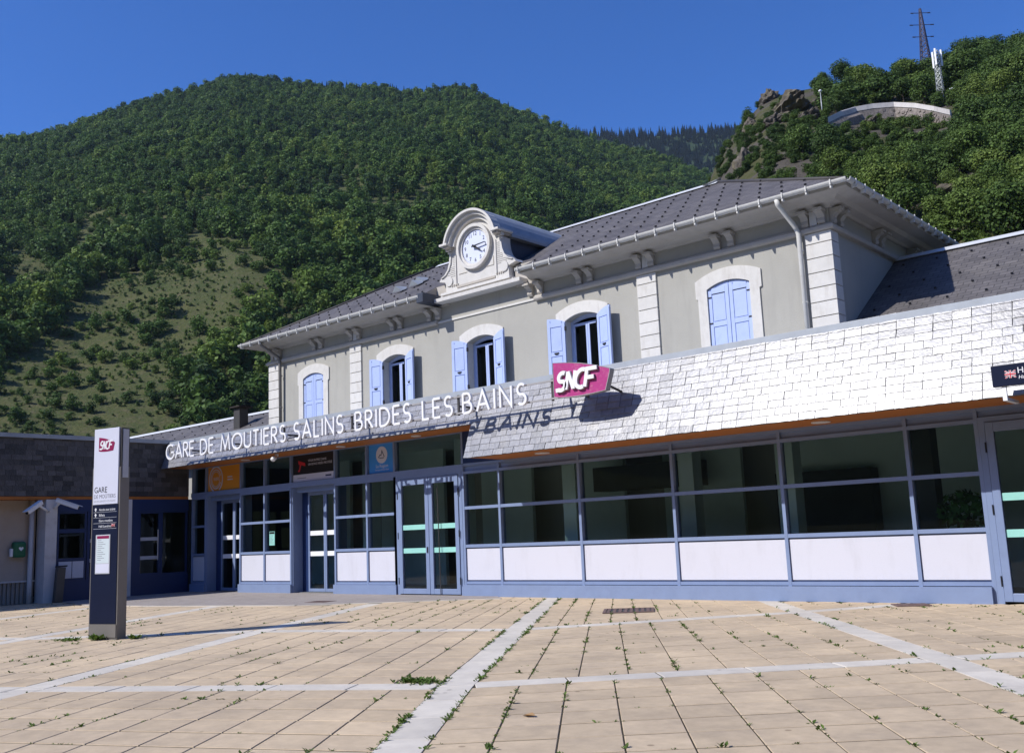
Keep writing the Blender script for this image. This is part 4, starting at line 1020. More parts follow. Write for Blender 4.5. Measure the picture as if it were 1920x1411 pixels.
# magenta logo sign
lg = thing('logo_sign', (-9.7, YL, 3.5), 'magenta shield shaped sign with white slanted letters before the fascia', 'sign')
def shield(cx, cz, s):      # outline of the logo plate in (u, v)
    p = [(-.595, .30)]
    p += [(-.595+1.18*t, .30-.10*t-.155*t*t) for t in [i/10 for i in range(1, 11)]]
    p += [(.588, .03), (.575, -.03)]
    p += [(.48, -.30)]
    p += [(.48-1.075*t, -.30-.025*sin(pi*t)) for t in [i/8 for i in range(1, 8)]]+[(-.595, -.285)]
    return [(cx+a*s, cz+b*s) for a, b in p]
SH = shield(-9.70, 3.775, 1.0)
MB().prism([(a, YL-.05, b) for a, b in SH], (0, .11, 0)).build('plate', M['magenta'], lg)
cx_, cz_ = -9.70, 3.775
def rim():
    c = Vector((cx_, 0, cz_)); I = [Vector((a, YL-.054, b)) for a, b in SH]
    O_ = [p+(p-Vector((cx_, YL-.054, cz_))).normalized()*.012 for p in I]
    MB().strip(I, O_, (0, .12, 0), True).build('rim', M['lettermetal'], lg)
rim()
LOGO = {'S': [arc(.20, .73, .19, .25, 55, 250, 10)+arc(.21, .25, .21, .25, 75, -120, 10)+[(-.06, .02)]],
        'N': [[(0, 0), (0, 1)], [(.0, 1), (.40, 0)], [(.40, 0), (.40, 1)]], 'C': [arc(.32, .5, .32, .5, 65, 295, 14)], 'F': [[(0, 0), (0, .98), (.52, .98)], [(0, .50), (.42, .50)]]}
def logo(parent, O, U, V, d, h, m_, hw, name='logo_letter', xs=1.3):
    x = 0
    for ch, adv in (('S', .50), ('N', .47), ('C', .56), ('F', .5)):
        mb = MB()
        for k, s in enumerate(LOGO[ch]):
            ribbon(mb, [((x+p[0])*xs*h+.22*p[1]*h, p[1]*h) for p in s], hw, Vector(O)+Vector(d).normalized()*.001*k, Vector(U), Vector(V), Vector(d))
        mb.build(name, M[m_], parent); x += adv
LO = Vector((-10.20, YL-.055, 3.575)); logo(lg, LO, Vector((1, 0, .0)), Vector((0, 0, 1)), Vector((0, -.045, 0)), .30, 'white', .033)
logo(lg, LO+Vector((0, .002, -.001)), Vector((1, 0, .0)), Vector((0, 0, 1)), Vector((0, -.02, 0)), .30, 'lettermetal', .040, 'letter_backing')
for x in (-10.0, -9.3): MB().tube([(x, YL+.05, 3.6), (x, fy(3.5), 3.5)], .022, 8).build('arm', M['darkgrey'], lg)
# hall sign at right
hs = thing('hall_sign', (-2.6, 12.9, 2.7), 'dark hanging sign with union flag at the right edge', 'sign')
MB().box((-3.32, 12.84, 2.735), (-1.5, 12.92, 3.0)).build('plate', M['navy'], hs, bevel=.006)
def flag(parent, O, U, V, w, h):
    O, U, V = Vector(O), Vector(U), Vector(V); Nn = U.cross(V)
    def q(pts, m_, d, nm): MB().prism([O+U*(a*w)+V*(b*h)+Nn*d for a, b in pts], Nn*.0008).build(nm, M[m_], parent)
    q([(0, 0), (1, 0), (1, 1), (0, 1)], 'navy', .0, 'flag_field')
    q([(0, 0), (.12, 0), (1, .88), (1, 1), (.88, 1), (0, .12)], 'white', .0012, 'flag_cross'); q([(1, 0), (.88, 0), (0, .88), (0, 1), (.12, 1), (1, .12)], 'white', .0024, 'flag_cross')
    q([(0, 0), (.05, 0), (1, .95), (1, 1), (.95, 1), (0, .05)], 'red', .0036, 'flag_cross'); q([(1, 0), (.95, 0), (0, .95), (0, 1), (.05, 1), (1, .05)], 'red', .0048, 'flag_cross')
    q([(.40, 0), (.60, 0), (.60, 1), (.40, 1)], 'white', .006, 'flag_cross'); q([(0, .33), (1, .33), (1, .67), (0, .67)], 'white', .0072, 'flag_cross')
    q([(.45, 0), (.55, 0), (.55, 1), (.45, 1)], 'red', .0084, 'flag_cross'); q([(0, .41), (1, .41), (1, .59), (0, .59)], 'red', .0096, 'flag_cross')
flag(hs, (-3.165, 12.838, 2.825), (1, 0, 0), (0, 0, 1), .125, .095)
text('sign_text', 'Hall Londres', .105, (-3.025, 12.838, 2.875), (1, 0, 0), (0, 0, 1), M['white'], hs)
text('sign_text', 'Hall London', .062, (-3.02, 12.838, 2.805), (1, 0, 0), (0, 0, 1), M['white'], hs, shear=.2)
for x in (-3.2, -1.7):
    MB().box((x-.025, 12.86, 2.56), (x+.025, 12.90, 2.735)).build('hanger', M['white'], hs); MB().box((x-.025, 12.90, 2.56), (x+.025, 13.4, 2.60)).build('hanger', M['white'], hs)
# posters behind the upper glass
def poster(name, x0, x1, z0, z1, m_, label):
    t = thing(name, ((x0+x1)/2, G-.0, z0), label, 'poster')
    MB().box((x0, G+.03, z0), (x1, G+.045, z1)).build('sheet', M[m_], t); return t
YP = G+.0285
t = poster('wifi_poster', -23.60, -22.02, 2.66, 3.30, 'orange', 'orange poster with white rings in the window above the doors')
for r_, w_, a0, a1 in ((.33, .022, -60, 250), (.25, .014, 20, 340), (.20, .008, 0, 359)):
    mb = MB(); ribbon(mb, arc(0, 0, r_*.95, r_*1.0, a0, a1, 30), w_, Vector((-23.22, YP, 2.97)), Vector((1, 0, 0)), Vector((0, 0, 1)), Vector((0, -.001, 0))); mb.build('ring', M['whitesign'], t)
text('poster_text', 'WIFI', .13, (-23.22, YP, 2.93), (1, 0, 0), (0, 0, 1), M['whitesign'], t, align='C')
for k in range(2): MB().box((-22.66, YP-.001, 2.98-k*.07), (-22.44+k*.03, YP, 3.01-k*.07)).build('print_line', M['whitesign'], t)
t = poster('camera_poster', -19.77, -18.13, 2.66, 3.30, 'posterblack', 'black poster with red camera above the second sliding door')
MB().box((-19.765, YP-.0006, 2.662), (-18.135, YP+.001, 2.83)).build('white_band', M['whitesign'], t)
text('poster_text', 'VOUS ENTREZ DANS', .075, (-19.17, YP, 3.12), (1, 0, 0), (0, 0, 1), M['whitesign'], t)
text('poster_text', 'UN ESPACE VIDÉO PROTÉGÉ', .075, (-19.17, YP, 3.03), (1, 0, 0), (0, 0, 1), M['whitesign'], t, width=.92)
MB().prism([(-19.56, YP, 3.17), (-19.29, YP, 3.10), (-19.28, YP, 3.02), (-19.55, YP, 3.08)], (0, -.001, 0)).build('camera_mark', M['red'], t)
MB().prism([(-19.50, YP-.0015, 3.07), (-19.44, YP-.0015, 3.06), (-19.50, YP-.0015, 2.90), (-19.57, YP-.0015, 2.90), (-19.57, YP-.0015, 2.94), (-19.53, YP-.0015, 2.94)], (0, -.001, 0)).build('camera_mark', M['red'], t)
MB().box((-18.5, YP-.002, 2.73), (-18.28, YP-.001, 2.765)).build('print_line', M['bluedark'], t); MB().box((-19.6, YP-.002, 2.735), (-19.25, YP-.001, 2.75)).build('print_line', M['greyprint'], t)
t = poster('region_poster', -16.92, -16.06, 2.66, 3.30, 'skyblue', 'sky blue poster with white disc and mountain mark over the door')
MB().disc((-16.48, YP, 3.06), (1, 0, 0), (0, 0, 1), .19, 32, (0, -.001, 0)).build('white_disc', M['whitesign'], t)
mb = MB(); ribbon(mb, [(-.11, -.06), (-.06, .0), (-.02, -.01), (.01, .09), (.05, .02), (.09, -.05)], .010, Vector((-16.48, YP-.0015, 3.06)), Vector((1, 0, 0)), Vector((0, 0, 1)), Vector((0, -.001, 0))); mb.build('mountain_mark', M['bluedark'], t)
MB().box((-16.56, YP-.003, 2.985), (-16.40, YP-.0015, 3.0)).build('mountain_mark', M['bluedark'], t)
text('poster_text', 'La Région', .105, (-16.48, YP, 2.78), (1, 0, 0), (0, 0, 1), M['whitesign'], t, align='C')
text('poster_text', 'Auvergne-Rhône-Alpes', .05, (-16.48, YP, 2.715), (1, 0, 0), (0, 0, 1), M['whitesign'], t, align='C')
nt_ = thing('window_notice', (-20.68, G, 1.3), 'small pale green notice stuck inside the window near the doors', 'notice')
MB().box((-20.78, G+.035, 1.16), (-20.56, G+.045, 1.50)).build('sheet', M['mint'], nt_); MB().box((-20.77, G+.033, 1.44), (-20.57, G+.0345, 1.49)).build('print_band', M['black'], nt_)
for k in range(7): MB().box((-20.75, G+.033, 1.40-k*.03), (-20.60-.03*(k % 3), G+.0345, 1.407-k*.03)).build('print_line', M['greyprint'], nt_)
dc = thing('dome_camera', (-19.5, 13.7, 3.3), 'small white spotlight under the left soffit above the black poster', 'spotlight')
MB().tube([(-19.5, 13.7, 3.318), (-19.5, 13.7, 3.26)], .045, 14).build('base', M['white'], dc, smooth=True); MB().tube([(-19.47, 13.64, 3.23), (-19.40, 13.52, 3.17)], [.05, .06], 14).build('head', M['white'], dc, smooth=True)
# indoor plant
pp = thing('potted_plant', (-4.42, 14.95, .02), 'leafy green pot plant behind the right hand window', 'plant')
def leaves(mb, c, rx, ry, rz, n, s, rs, up=.3):
    r = random.Random(rs)
    for _ in range(n):
        while True:
            p = Vector((r.uniform(-1, 1), r.uniform(-1, 1), r.uniform(-1, 1)))
            if p.length < 1: break
        p = p.normalized()*(.35+.65*p.length)
        nn = (p.normalized()*.7+Vector((r.gauss(0, .6), r.gauss(0, .6), r.gauss(0, .6)+up))).normalized()
        q = Vector((c[0]+p.x*rx, c[1]+p.y*ry, c[2]+p.z*rz)); u = nn.orthogonal().normalized(); v = nn.cross(u); a = r.uniform(0, 6.3)
        u, v = u*cos(a)+v*sin(a), v*cos(a)-u*sin(a); k = s*r.uniform(.6, 1.4)
        mb.face([q-u*k, q-v*k*.45, q+u*k, q+v*k*.45])
    return mb
leaves(MB(), (-4.38, 14.85, 1.28), .42, .22, .27, 330, .075, 3).build('foliage', M['potted'], pp)
MB().tube([(-4.42, 14.95, .02), (-4.42, 14.95, .45)], [.16, .22], 16).build('pot', M['indark'], pp); MB().tube([(-4.42, 14.95, .4), (-4.40, 14.9, 1.25)], .02, 6).build('stem', M['bark'], pp)

# ------------------------------------------------------------------ totem
tb = Vector((-13.55, 6.42, 0)); TU = (Vector((-13.02, 6.57, 0))-tb).normalized(); TN = Vector((TU.y, -TU.x, 0)); TW, TD = .535, .16
to = thing('station_totem', tb+TU*TW/2-TN*TD/2, 'tall slim station totem, white above and navy below, standing on the paving', 'sign')
Zv = Vector((0, 0, 1))
def tbx(u0, u1, d0, d1, z0, z1, name, m_, bevel=0): return MB().obox(tb+TU*u0+TN*d0+Zv*z0, TU*(u1-u0), TN*(d1-d0), Zv*(z1-z0)).build(name, M[m_], to, bevel=bevel)
tbx(.0, TW, -TD, 0, 0, 2.35, 'body', 'midgrey'); tbx(.018, TW-.0, -TD+.01, -.012, 2.35, 2.90, 'upper_body', 'darkgrey')
tbx(.028, TW-.03, -.0118, .012, 1.84, 2.905, 'white_panel', 'whitesign', .003); tbx(.028, TW-.03, -TD-.012, -TD+.009, 1.84, 2.905, 'white_panel', 'whitesign', .003)
tbx(TW+.001, TW+.012, -TD+.03, -.03, 2.20, 2.88, 'edge_strip', 'palegrey')
tbx(.02, TW-.02, .0005, .008, .21, 1.835, 'navy_panel', 'navy', .003); tbx(.012, TW-.012, .0005, .010, .03, .205, 'kick_plate', 'midgrey')
def tp(u, z, n): return tb+TU*u+TN*n+Zv*z
pl = MB(); pl.prism([tp(.275+a*.26, 2.685+b*.33, .0125) for a, b in [(p[0]+9.70, p[1]-3.775) for p in SH]], TN*.002); pl.build('logo_plate', M['crimson'], to)
logo(to, tp(.14, 2.615, .0145), TU, Zv, TN*.001, .112, 'white', .011, xs=1.02)
text('panel_text', 'GARE', .115, tp(.05, 2.005, .0125), TU, Zv, M['black'], to, width=.25)
text('panel_text', 'DE MOÛTIERS', .078, tp(.045, 1.925, .0125), TU, Zv, M['greyprint'], to, width=.42)
text('panel_text', 'SALINS-BRIDES-LES-BAINS', .042, tp(.045, 1.872, .0125), TU, Zv, M['palegrey'], to, width=.42)
for k, (s_, ar) in enumerate((('Accès aux trains', 1), ('Billets', 1), ('Gare routière', 0), ('Hall Londres', 0))):
    z = 1.765-k*.077
    text('panel_text', s_, .047, tp(.15, z-.012, .0085), TU, Zv, M['white'], to)
    tbx(.045, TW-.045, .0082, .0092, z-.034, z-.030, 'divider', 'palegrey')
    if ar:
        MB().prism([tp(.085+a, z+.005+b, .0085) for a, b in ((-.008, -.025), (.008, -.025), (.008, .0), (.026, -.004), (.0, .028), (-.026, -.004), (-.008, 0))], TN*.001).build('arrow', M['white'], to)
flag(to, tp(.40, 1.765-3*.077-.012, .0085), TU, Zv, .07, .045)
tbx(.11, .385, .0085, .016, .885, 1.42, 'notice_frame', 'palegrey'); tbx(.13, .37, .0162, .0172, 1.03, 1.41, 'notice_sheet', 'paper'); tbx(.135, .365, .0174, .018, 1.365, 1.405, 'notice_band', 'crimson')
tbx(.12, .375, .0162, .017, .90, 1.02, 'notice_sheet', 'whitesign')
for k in range(11):
    z = 1.34-k*.027; tbx(.15, .22+.10*((k*7) % 5)/5, .0174, .018, z, z+.006, 'print_line', 'greyprint')

# ------------------------------------------------------------------ weeds in the joints
def tuft(mb, p, n, s, r):
    for _ in range(n):
        a = r.uniform(0, 6.3); l = s*r.uniform(.5, 1.2); d = Vector((cos(a), sin(a), r.uniform(.15, 1.1))).normalized(); sd = d.cross(Vector((0, 0, 1))).normalized()*l*.22
        b = p+Vector((r.gauss(0, s*.25), r.gauss(0, s*.25), 0)); mid = b+d*l*.55+Vector((0, 0, l*.08)); e = b+d*l
        mb.face([b, mid-sd, e, mid+sd])
wd_ = MB(); r = random.Random(4)
for p, q, wgt in JL:
    L_ = (q-p).length
    for _ in range(int(L_*16*wgt)+1):
        t = r.random(); c = lerp(p, q, t); px_ = pix((c.x, c.y, 0))
        if not (-20 < px_[0] < 1940 and px_[1] < 1440) or inpoly(c.x, c.y, WALK) or c.y > 14.1: continue
        k = mnoise.noise(Vector((c.x*.9, c.y*.9, wgt*3))) 
        if px_[0] < 700: k -= .12
        if 0 < c.x+c.y*.69+1.75 < 2.0 and wgt == 1.0: k += .25
        if r.random() < .17+1.5*k: tuft(wd_, c+Vector((0, 0, -.004)), r.randint(3, 8), r.choice((.014, .018, .022, .03, .045)), r)
# denser line beside the main strip
A_n = [V2(*n) for n in NODE['A']]
for i in range(3):
    for sgn in (-1, 1):
        d = A_n[i+1]-A_n[i]; w = Vector((d.y, -d.x, 0)).normalized()*SW/2*sgn
        for _ in range(int(d.length*34)):
            c = A_n[i]+d*r.random()+w+Vector((r.gauss(0, .008), r.gauss(0, .008), -.004))
            if c.y < 14.1 and mnoise.noise(c*1.3+Vector((sgn*5, 0, 0))) > -.02: tuft(wd_, c, r.randint(3, 8), r.choice((.016, .022, .03, .045)), r)
wd_.build('joint_weeds', M['weed'], kind='stuff')
def weed(loc, n, s, spread, label):
    t = thing('weed_clump', (*loc, 0), label, 'weed'); mb = MB(); rr = random.Random(n)
    for _ in range(n): tuft(mb, Vector((loc[0]+rr.gauss(0, spread), loc[1]+rr.gauss(0, spread*.5), 0)), 6, s, rr)
    mb.build('leaves', M['weed'], t)
weed((-6.22, 5.78), 60, .05, .13, 'dense low weed clump beside the crossing of the pale slab strips')
weed((-13.75, 6.22), 26, .06, .16, 'weeds growing at the left foot of the totem')
weed((-13.30, 6.40), 8, .12, .02, 'single upright weed in front of the totem base')
weed((-12.88, 6.72), 8, .09, .03, 'small weed at the right foot of the totem')
t = thing('fallen_leaf', (-3.9, 5.55, .004), 'brown dead leaf lying on the tiles right of the strip', 'leaf')
c = V2(-4.05, 5.2); q = None
pxy = ray(990, 1343); c = CO+pxy*((0-1.2)/pxy.z); LOC[t.name] = Vector((c.x, c.y, .004)); t.location = LOC[t.name]
MB().mesh([(c.x-.05, c.y, .006), (c.x, c.y-.03, .02), (c.x+.06, c.y+.01, .012), (c.x+.01, c.y+.035, .025), (c.x, c.y, .004)], [(0, 1, 4), (1, 2, 4), (2, 3, 4), (3, 0, 4)]).build('blade', M['drygrass'], t)

# ------------------------------------------------------------------ mountain, ridge, hill
MT = [(-150, .12), (-110, .2), (-95, .25), (-80.87,.2795),(-74.64,.3474),(-69.82,.3923),(-67.2,.4099),(-65.02,.4273),(-63.04,.4504),(-60.7,.4661),(-58.58,.4805),(-57.35,.4915),(-55.47,.4905),(-52.26,.4865),(-48.99,.4870),(-46.2,.4828),(-43.99,.4885),(-42.66,.4833),(-41.34,.4681),(-39.04,.4506),(-37.09,.4328),(-35.14,.4166),(-32.57,.4014),(-28.51,.3663),(-23.56,.2997),(-18.13,.2309),(-5,.12),(10,.05)]
FAR = [(-48,.33),(-42.49,.4011),(-39.1,.426),(-37.09,.431),(-35.11,.427),(-32.5,.4213),(-29.9,.419),(-27.35,.4165),(-24.53,.4153),(-20.05,.4037),(-9.37,.3697),(-1.07,.2786),(10,.15)]
RH = [(-40,-.02),(-36,.07),(-33.5,.17),(-31.8,.2584),(-29.95,.3251),(-28.85,.3611),(-27.92,.3946),(-26.69,.4231),(-25.16,.4487),(-24.35,.4545),(-23.41,.4563),(-21.87,.4569),(-19.8,.4503),(-16.93,.4431),(-15.53,.4398),(-14.1,.4472),(-12.76,.445),(-10.96,.4368),(-6.54,.4277),(-.32,.3778),(5.97,.30),(25,.2),(45,.1)]
def itp(T, a): return float(np.interp(a, [t[0] for t in T], [t[1] for t in T]))
def fbm(x, y, s, o=4):
    v = 0; a = 1
    for i in range(o): v += a*mnoise.noise(Vector((x/s, y/s, 3.7*i))); s *= .5; a *= .5
    return v
class Terrain:
    def __init__(s, T, d0, d1, drop, amp, p=1.0, tree=0): s.T, s.d0, s.d1, s.drop, s.amp, s.p, s.tree = T, d0, d1, drop, amp, p, tree
    def z(s, x, y):
        az = degrees(atan2(x, y)); d = hypot(x, y); tc = itp(s.T, az); d1 = s.d1; zc = max(0, tc*d1+1.2-s.tree)
        if d <= s.d0: return -2.0
        if d <= d1:
            t = (d-s.d0)/(d1-s.d0); z = zc*t**s.p; return z+s.amp*fbm(x, y, s.amp*9)*min(1, t*5)*min(1, (1-t)*3)-2*(1-min(1, t*20))
        return max(-2, zc-(d-d1)*.45)
    def build(s, name, m_, a0, a1, na, nd, dend):
        mb = MB(); ds = [s.d0-2]+[s.d0+(s.d1-s.d0)*(i/nd) for i in range(1, nd+1)]+[s.d1+(dend-s.d1)*(i/6) for i in range(1, 7)]
        v = []; f = []
        for i in range(na+1):
            a = radians(a0+(a1-a0)*i/na)
            for d in ds: x, y = d*sin(a), d*cos(a); v.append((x, y, s.z(x, y)))
        k = len(ds)
        for i in range(na):
            for j in range(k-1): f.append((i*k+j, (i+1)*k+j, (i+1)*k+j+1, i*k+j+1))
        mb.mesh(v, f); return mb.build(name, m_, smooth=True, kind='structure')
    def hit(s, px, py, dmax=None):
        r_ = ray(px, py); h = hypot(r_.x, r_.y); d = s.d0
        while d < (dmax or s.d1*1.02):
            p = CO+r_*(d/h)
            if s.z(p.x, p.y) >= p.z: return p
            d += max(.5, d*.004)
        return None
mt = Terrain(MT, 190, 900, 0, 9, 1.0, 4.5); far = Terrain(FAR, 1150, 1700, 0, 10, 1.0, 10); rh = Terrain(RH, 62, 215, 0, 1.6, 1.0, 3.0)
mt.build('mountain', M['meadow'], -150, 10, 240, 70, 1500); far.build('far_ridge', M['ridge'], -48, 10, 60, 14, 2300); rh.build('rocky_hill', M['hill'], -40, 45, 200, 70, 420)
OPP = Terrain([(0, .22), (60, .30), (120, .36), (180, .33), (240, .28), (300, .34), (360, .22)], 260, 800, 0, 8, 1.0, 0)
def oppz(x, y):
    az = degrees(atan2(x, y)) % 360; d = hypot(x, y); t = (d-260)/540
    return itp(OPP.T, az)*800*t+6*fbm(x, y, 80)*min(1, t*4)-2 if t > 0 else -2
mb = MB(); v = []; f = []
for i in range(81):
    a = radians(44+(262-44)*i/80)
    for j in range(13):
        d = 258+542*j/12; x, y = d*sin(a), d*cos(a); v.append((x, y, oppz(x, y)))
for i in range(80):
    for j in range(12): f.append((i*13+j, (i+1)*13+j, (i+1)*13+j+1, i*13+j+1))
mb.mesh(v, f).build('opposite_hillside', mat('opposite_wood', (.03, .048, .042), .95, var=.6, scale=.06, spec=.1), smooth=True, kind='structure')

# trees: crown and trunk meshes with origin at the foot, unit height about 1 (scaled when placed)
def crown_mesh(name, nl, nb, size, m_, seed, flat=1.0, z0=.18):
    r = random.Random(seed); mb = MB()
    blobs = []
    for _ in range(nb):
        a = r.uniform(0, 6.3); rr = r.uniform(0, .26); z = r.uniform(z0+.14, .84)
        k = 1-abs(z-.5)*.9; blobs.append((Vector((cos(a)*rr*k, sin(a)*rr*k, z)), r.uniform(.13, .23)))
    for i in range(nl):
        c, R = blobs[i % nb]; d = Vector((r.gauss(0, 1), r.gauss(0, 1), r.gauss(0, 1)+.25)).normalized()
        q = c+d*R*r.uniform(.75, 1.08)*Vector((1, 1, .9)).length/1.68
        nn = (d*1.2+Vector((r.gauss(0, .5), r.gauss(0, .5), r.gauss(0, .5)+.2))).normalized()
        u = nn.orthogonal().normalized(); w = nn.cross(u); a = r.uniform(0, 6.3); u, w = u*cos(a)+w*sin(a), w*cos(a)-u*sin(a)
        k = size*r.uniform(.6, 1.35)
        mb.face([q-u*k-w*k*.3, q+u*k*.2-w*k*.8, q+u*k, q+w*k*.8])
    me = bpy.data.meshes.new(name); me.from_pydata([(v[0]*flat, v[1]*flat, v[2]) for v in mb.v], [], mb.f); me.materials.append(m_); return me
def conifer_mesh(seed, nl=220):
    r = random.Random(seed); mb = MB()
    for i in range(nl):
        z = r.uniform(.08, 1)**.9; R = .17*(1-z)+.012; a = r.uniform(0, 6.3); d = Vector((cos(a), sin(a), -.35)); q = Vector((0, 0, z))
        s = Vector((-sin(a), cos(a), 0))*R*.5; mb.face([q, q+d*R*.7+s, q+d*R*1.15, q+d*R*.7-s])
    me = bpy.data.meshes.new('conifer_crown'); me.from_pydata(mb.v, [], mb.f); me.materials.append(M['conifer']); return me
def trunk_mesh(seed):
    r = random.Random(seed); mb = MB(); mb.tube([(0, 0, -.1), (r.uniform(-.02, .02), 0, .2), (r.uniform(-.03, .03), r.uniform(-.03, .03), .55)], [.035, .026, .012], 6)
    for k in range(4):
        a = k*1.6+r.random(); mb.tube([(0, 0, .2+.05*k), (cos(a)*.16, sin(a)*.16, .42+.06*k)], [.014, .005], 5)
    me = bpy.data.meshes.new('trunk'); me.from_pydata(mb.v, [], mb.f); me.materials.append(M['bark']); return me
CN = [crown_mesh('crown', 3400, 24, .0215, M['leafnear'], s, 1.15) for s in range(5)]
BN = [crown_mesh('bush', 1800, 16, .032, M['leafnear'], 40+s, 1.5, .0) for s in range(4)]
CF = [crown_mesh('crown', 640, 14, .047, M['leaf'], 80+s, 1.15, .05) for s in range(5)]
SHM = [crown_mesh('shrub', 700, 12, .04, M['leaf'], 120+s, 1.3, .0) for s in range(4)]
CO_ = [conifer_mesh(s) for s in range(3)]
TRK = [trunk_mesh(s) for s in range(3)]
def put_tree(p, h, crowns, label, group, cat='tree', rr=random):
    t = bpy.data.objects.new('deciduous_tree', None); COL.objects.link(t); tag(t, label, cat, group)
    t.location = p; t.rotation_euler = (0, 0, rr.uniform(0, 6.28)); t.scale = (h*rr.uniform(.9, 1.15), h*rr.uniform(.9, 1.15), h)
    for nm, me in (('trunk', rr.choice(TRK)), ('crown', rr.choice(crowns))):
        o = bpy.data.objects.new(nm, me); COL.objects.link(o); o.parent = t
    return t
rr = random.Random(8)
# right hill
wallpx = [(1556, 226), (1580, 214), (1606, 206), (1640, 200), (1680, 197), (1720, 199), (1755, 205), (1785, 212)]
rng_n = 0; nearpts = []; tries = 0
def clear_zone(px, py):
    if 1540 < px < 1800 and np.interp(px, [q[0] for q in wallpx], [q[1] for q in wallpx])-1 < py < 268 - (px-1555)*.06: return True      # retaining wall and terrace
    if 1405 < px < 1545 and 165 < py < 285: return True         # cliff head
    if px < 1375 and py > 230: return rr.random() < .8
    if 1375 < px < 1420 and 230 < py < 350: return rr.random() < .6
    if 1420 < px < 1560 and 235 < py < 300: return rr.random() < .35
    if 1700 < px < 1830 and 360 < py < 400: return rr.random() < .6
    return False
for _ in range(1500):
    a = radians(rr.uniform(-25.6, -7)); d = rr.uniform(178, 219); x, y = d*sin(a), d*cos(a); z = rh.z(x, y); px, py = pix((x, y, z))
    if clear_zone(px, py) or any((x-q[0])**2+(y-q[1])**2 < 2.6**2 for q in nearpts): continue
    nearpts.append((x, y, z, px, py, d))
while len(nearpts) < 295 and tries < 12000:
    tries += 1
    a = radians(rr.uniform(-33, -6)); d = sqrt(rr.uniform(66**2, 226**2)); x, y = d*sin(a), d*cos(a); z = rh.z(x, y); px, py = pix((x, y, z))
    if px > 1985 or py > 560 or px < 1300 or clear_zone(px, py): continue
    if py > 345+ (px-1575)*.62 and px < 1780 : continue
    if py > 470: continue
    mind = 3.1 if d < 150 else 4.0
    if any((x-q[0])**2+(y-q[1])**2 < mind**2 for q in nearpts): continue
    nearpts.append((x, y, z, px, py, d))
def zone(px, py, d):
    if px < 1400: return 'green tree on the bare left flank of the rocky hill'
    if py < 172 and px < 1545: return 'green tree on top of the rocky cliff head'
    if px < 1800 and py < 200: return 'green tree on the skyline above the retaining wall'
    if px > 1880 and py < 190: return 'green tree on the hilltop near the timber hut'
    if px > 1800 and py < 300: return 'green tree on the slope right of the antenna mast'+(', at the picture edge' if px > 1890 else ', level with the parapet' if py < 225 else ', below the parapet level')
    if px > 1780: return 'green tree low on the hill above the right slate roof'+(', at the picture edge' if px > 1885 else '')
    if py < 330: return 'green tree on the slope just below the retaining wall'
    return 'green tree on the hill right behind the pavilion roof corner'
for x, y, z, px, py, d in nearpts:
    if d > 176 and 1540 < px < 1800: h = rr.choice((2.4, 3, 3.6, 4.4, 5.4, 6.2))
    elif d > 195 and px < 1800: h = rr.choice((2.2, 3, 3.8, 4.8, 5.6))
    elif py < 190 or px > 1820: h = rr.uniform(4.5, 7.6)
    else: h = rr.uniform(3.2, 6.6)
    if 1560 < px < 1800 and 255 < py < 330: h = rr.uniform(2.2, 3.4)
    if px < 1400: h *= .55
    zn = zone(px, py, d); put_tree((x, y, z-.3), h, BN if h < 3.4 or (d > 178 and px < 1800 and rr.random() < .6) else CN, ('tall ' if h > 5 else 'small bushy ' if h < 3.4 else 'mid-sized ')+zn, 'trees on the right hillside', 'tree', rr)
# right hill undergrowth
ug = []
while len(ug) < 2100:
    a = radians(rr.uniform(-33, -4)); d = sqrt(rr.uniform(66**2, 218**2)); x, y = d*sin(a), d*cos(a); z = rh.z(x, y); px, py = pix((x, y, z))
    if 1555 < px < 1800 and 150 < py < 226: continue
    if 1400 < px < 1545 and 150 < py < 225 and rr.random() < .9: continue
    if px < 1400 and rr.random() < .45: continue
    ug.append((x, y, z-.2, rr.uniform(.8, 2.2)))
def scatter(name, pts, srcs, label=None, kind='stuff'):
    me = bpy.data.meshes.new(name); me.from_pydata([p[:3] for p in pts], [], [])
    at = me.attributes.new('scl', 'FLOAT', 'POINT'); at.data.foreach_set('value', [p[3] for p in pts])
    at = me.attributes.new('rot', 'FLOAT_VECTOR', 'POINT'); at.data.foreach_set('vector', [c for p in pts for c in (0, 0, rr.uniform(0, 6.28))])
    at = me.attributes.new('pick', 'INT', 'POINT'); at.data.foreach_set('value', [rr.randrange(len(srcs)) for p in pts])
    o = bpy.data.objects.new(name, me); COL.objects.link(o); o['kind'] = kind
    ng = bpy.data.node_groups.new(name, 'GeometryNodeTree'); I = ng.interface
    I.new_socket('Geometry', in_out='INPUT', socket_type='NodeSocketGeometry'); I.new_socket('Geometry', in_out='OUTPUT', socket_type='NodeSocketGeometry')
    N = ng.nodes; L = ng.links; gi = N.new('NodeGroupInput'); go = N.new('NodeGroupOutput'); jn = N.new('GeometryNodeJoinGeometry')
    for s in reversed(srcs):
        ob = N.new('GeometryNodeObjectInfo'); ob.inputs['Object'].default_value = s; ob.inputs['As Instance'].default_value = True; L.new(ob.outputs['Geometry'], jn.inputs[0])
    ip = N.new('GeometryNodeInstanceOnPoints'); L.new(gi.outputs[0], ip.inputs['Points']); L.new(jn.outputs[0], ip.inputs['Instance']); ip.inputs['Pick Instance'].default_value = True
    for nm, ty, sk in (('scl', 'FLOAT', 'Scale'), ('rot', 'FLOAT_VECTOR', 'Rotation'), ('pick', 'INT', 'Instance Index')):
        na = N.new('GeometryNodeInputNamedAttribute'); na.data_type = ty; na.inputs['Name'].default_value = nm
        L.new([s for s in na.outputs if s.enabled and s.name == 'Attribute'][0], ip.inputs[sk])
    L.new(ip.outputs[0], go.inputs[0])
    md = o.modifiers.new('scatter', 'NODES'); md.node_group = ng
    return o
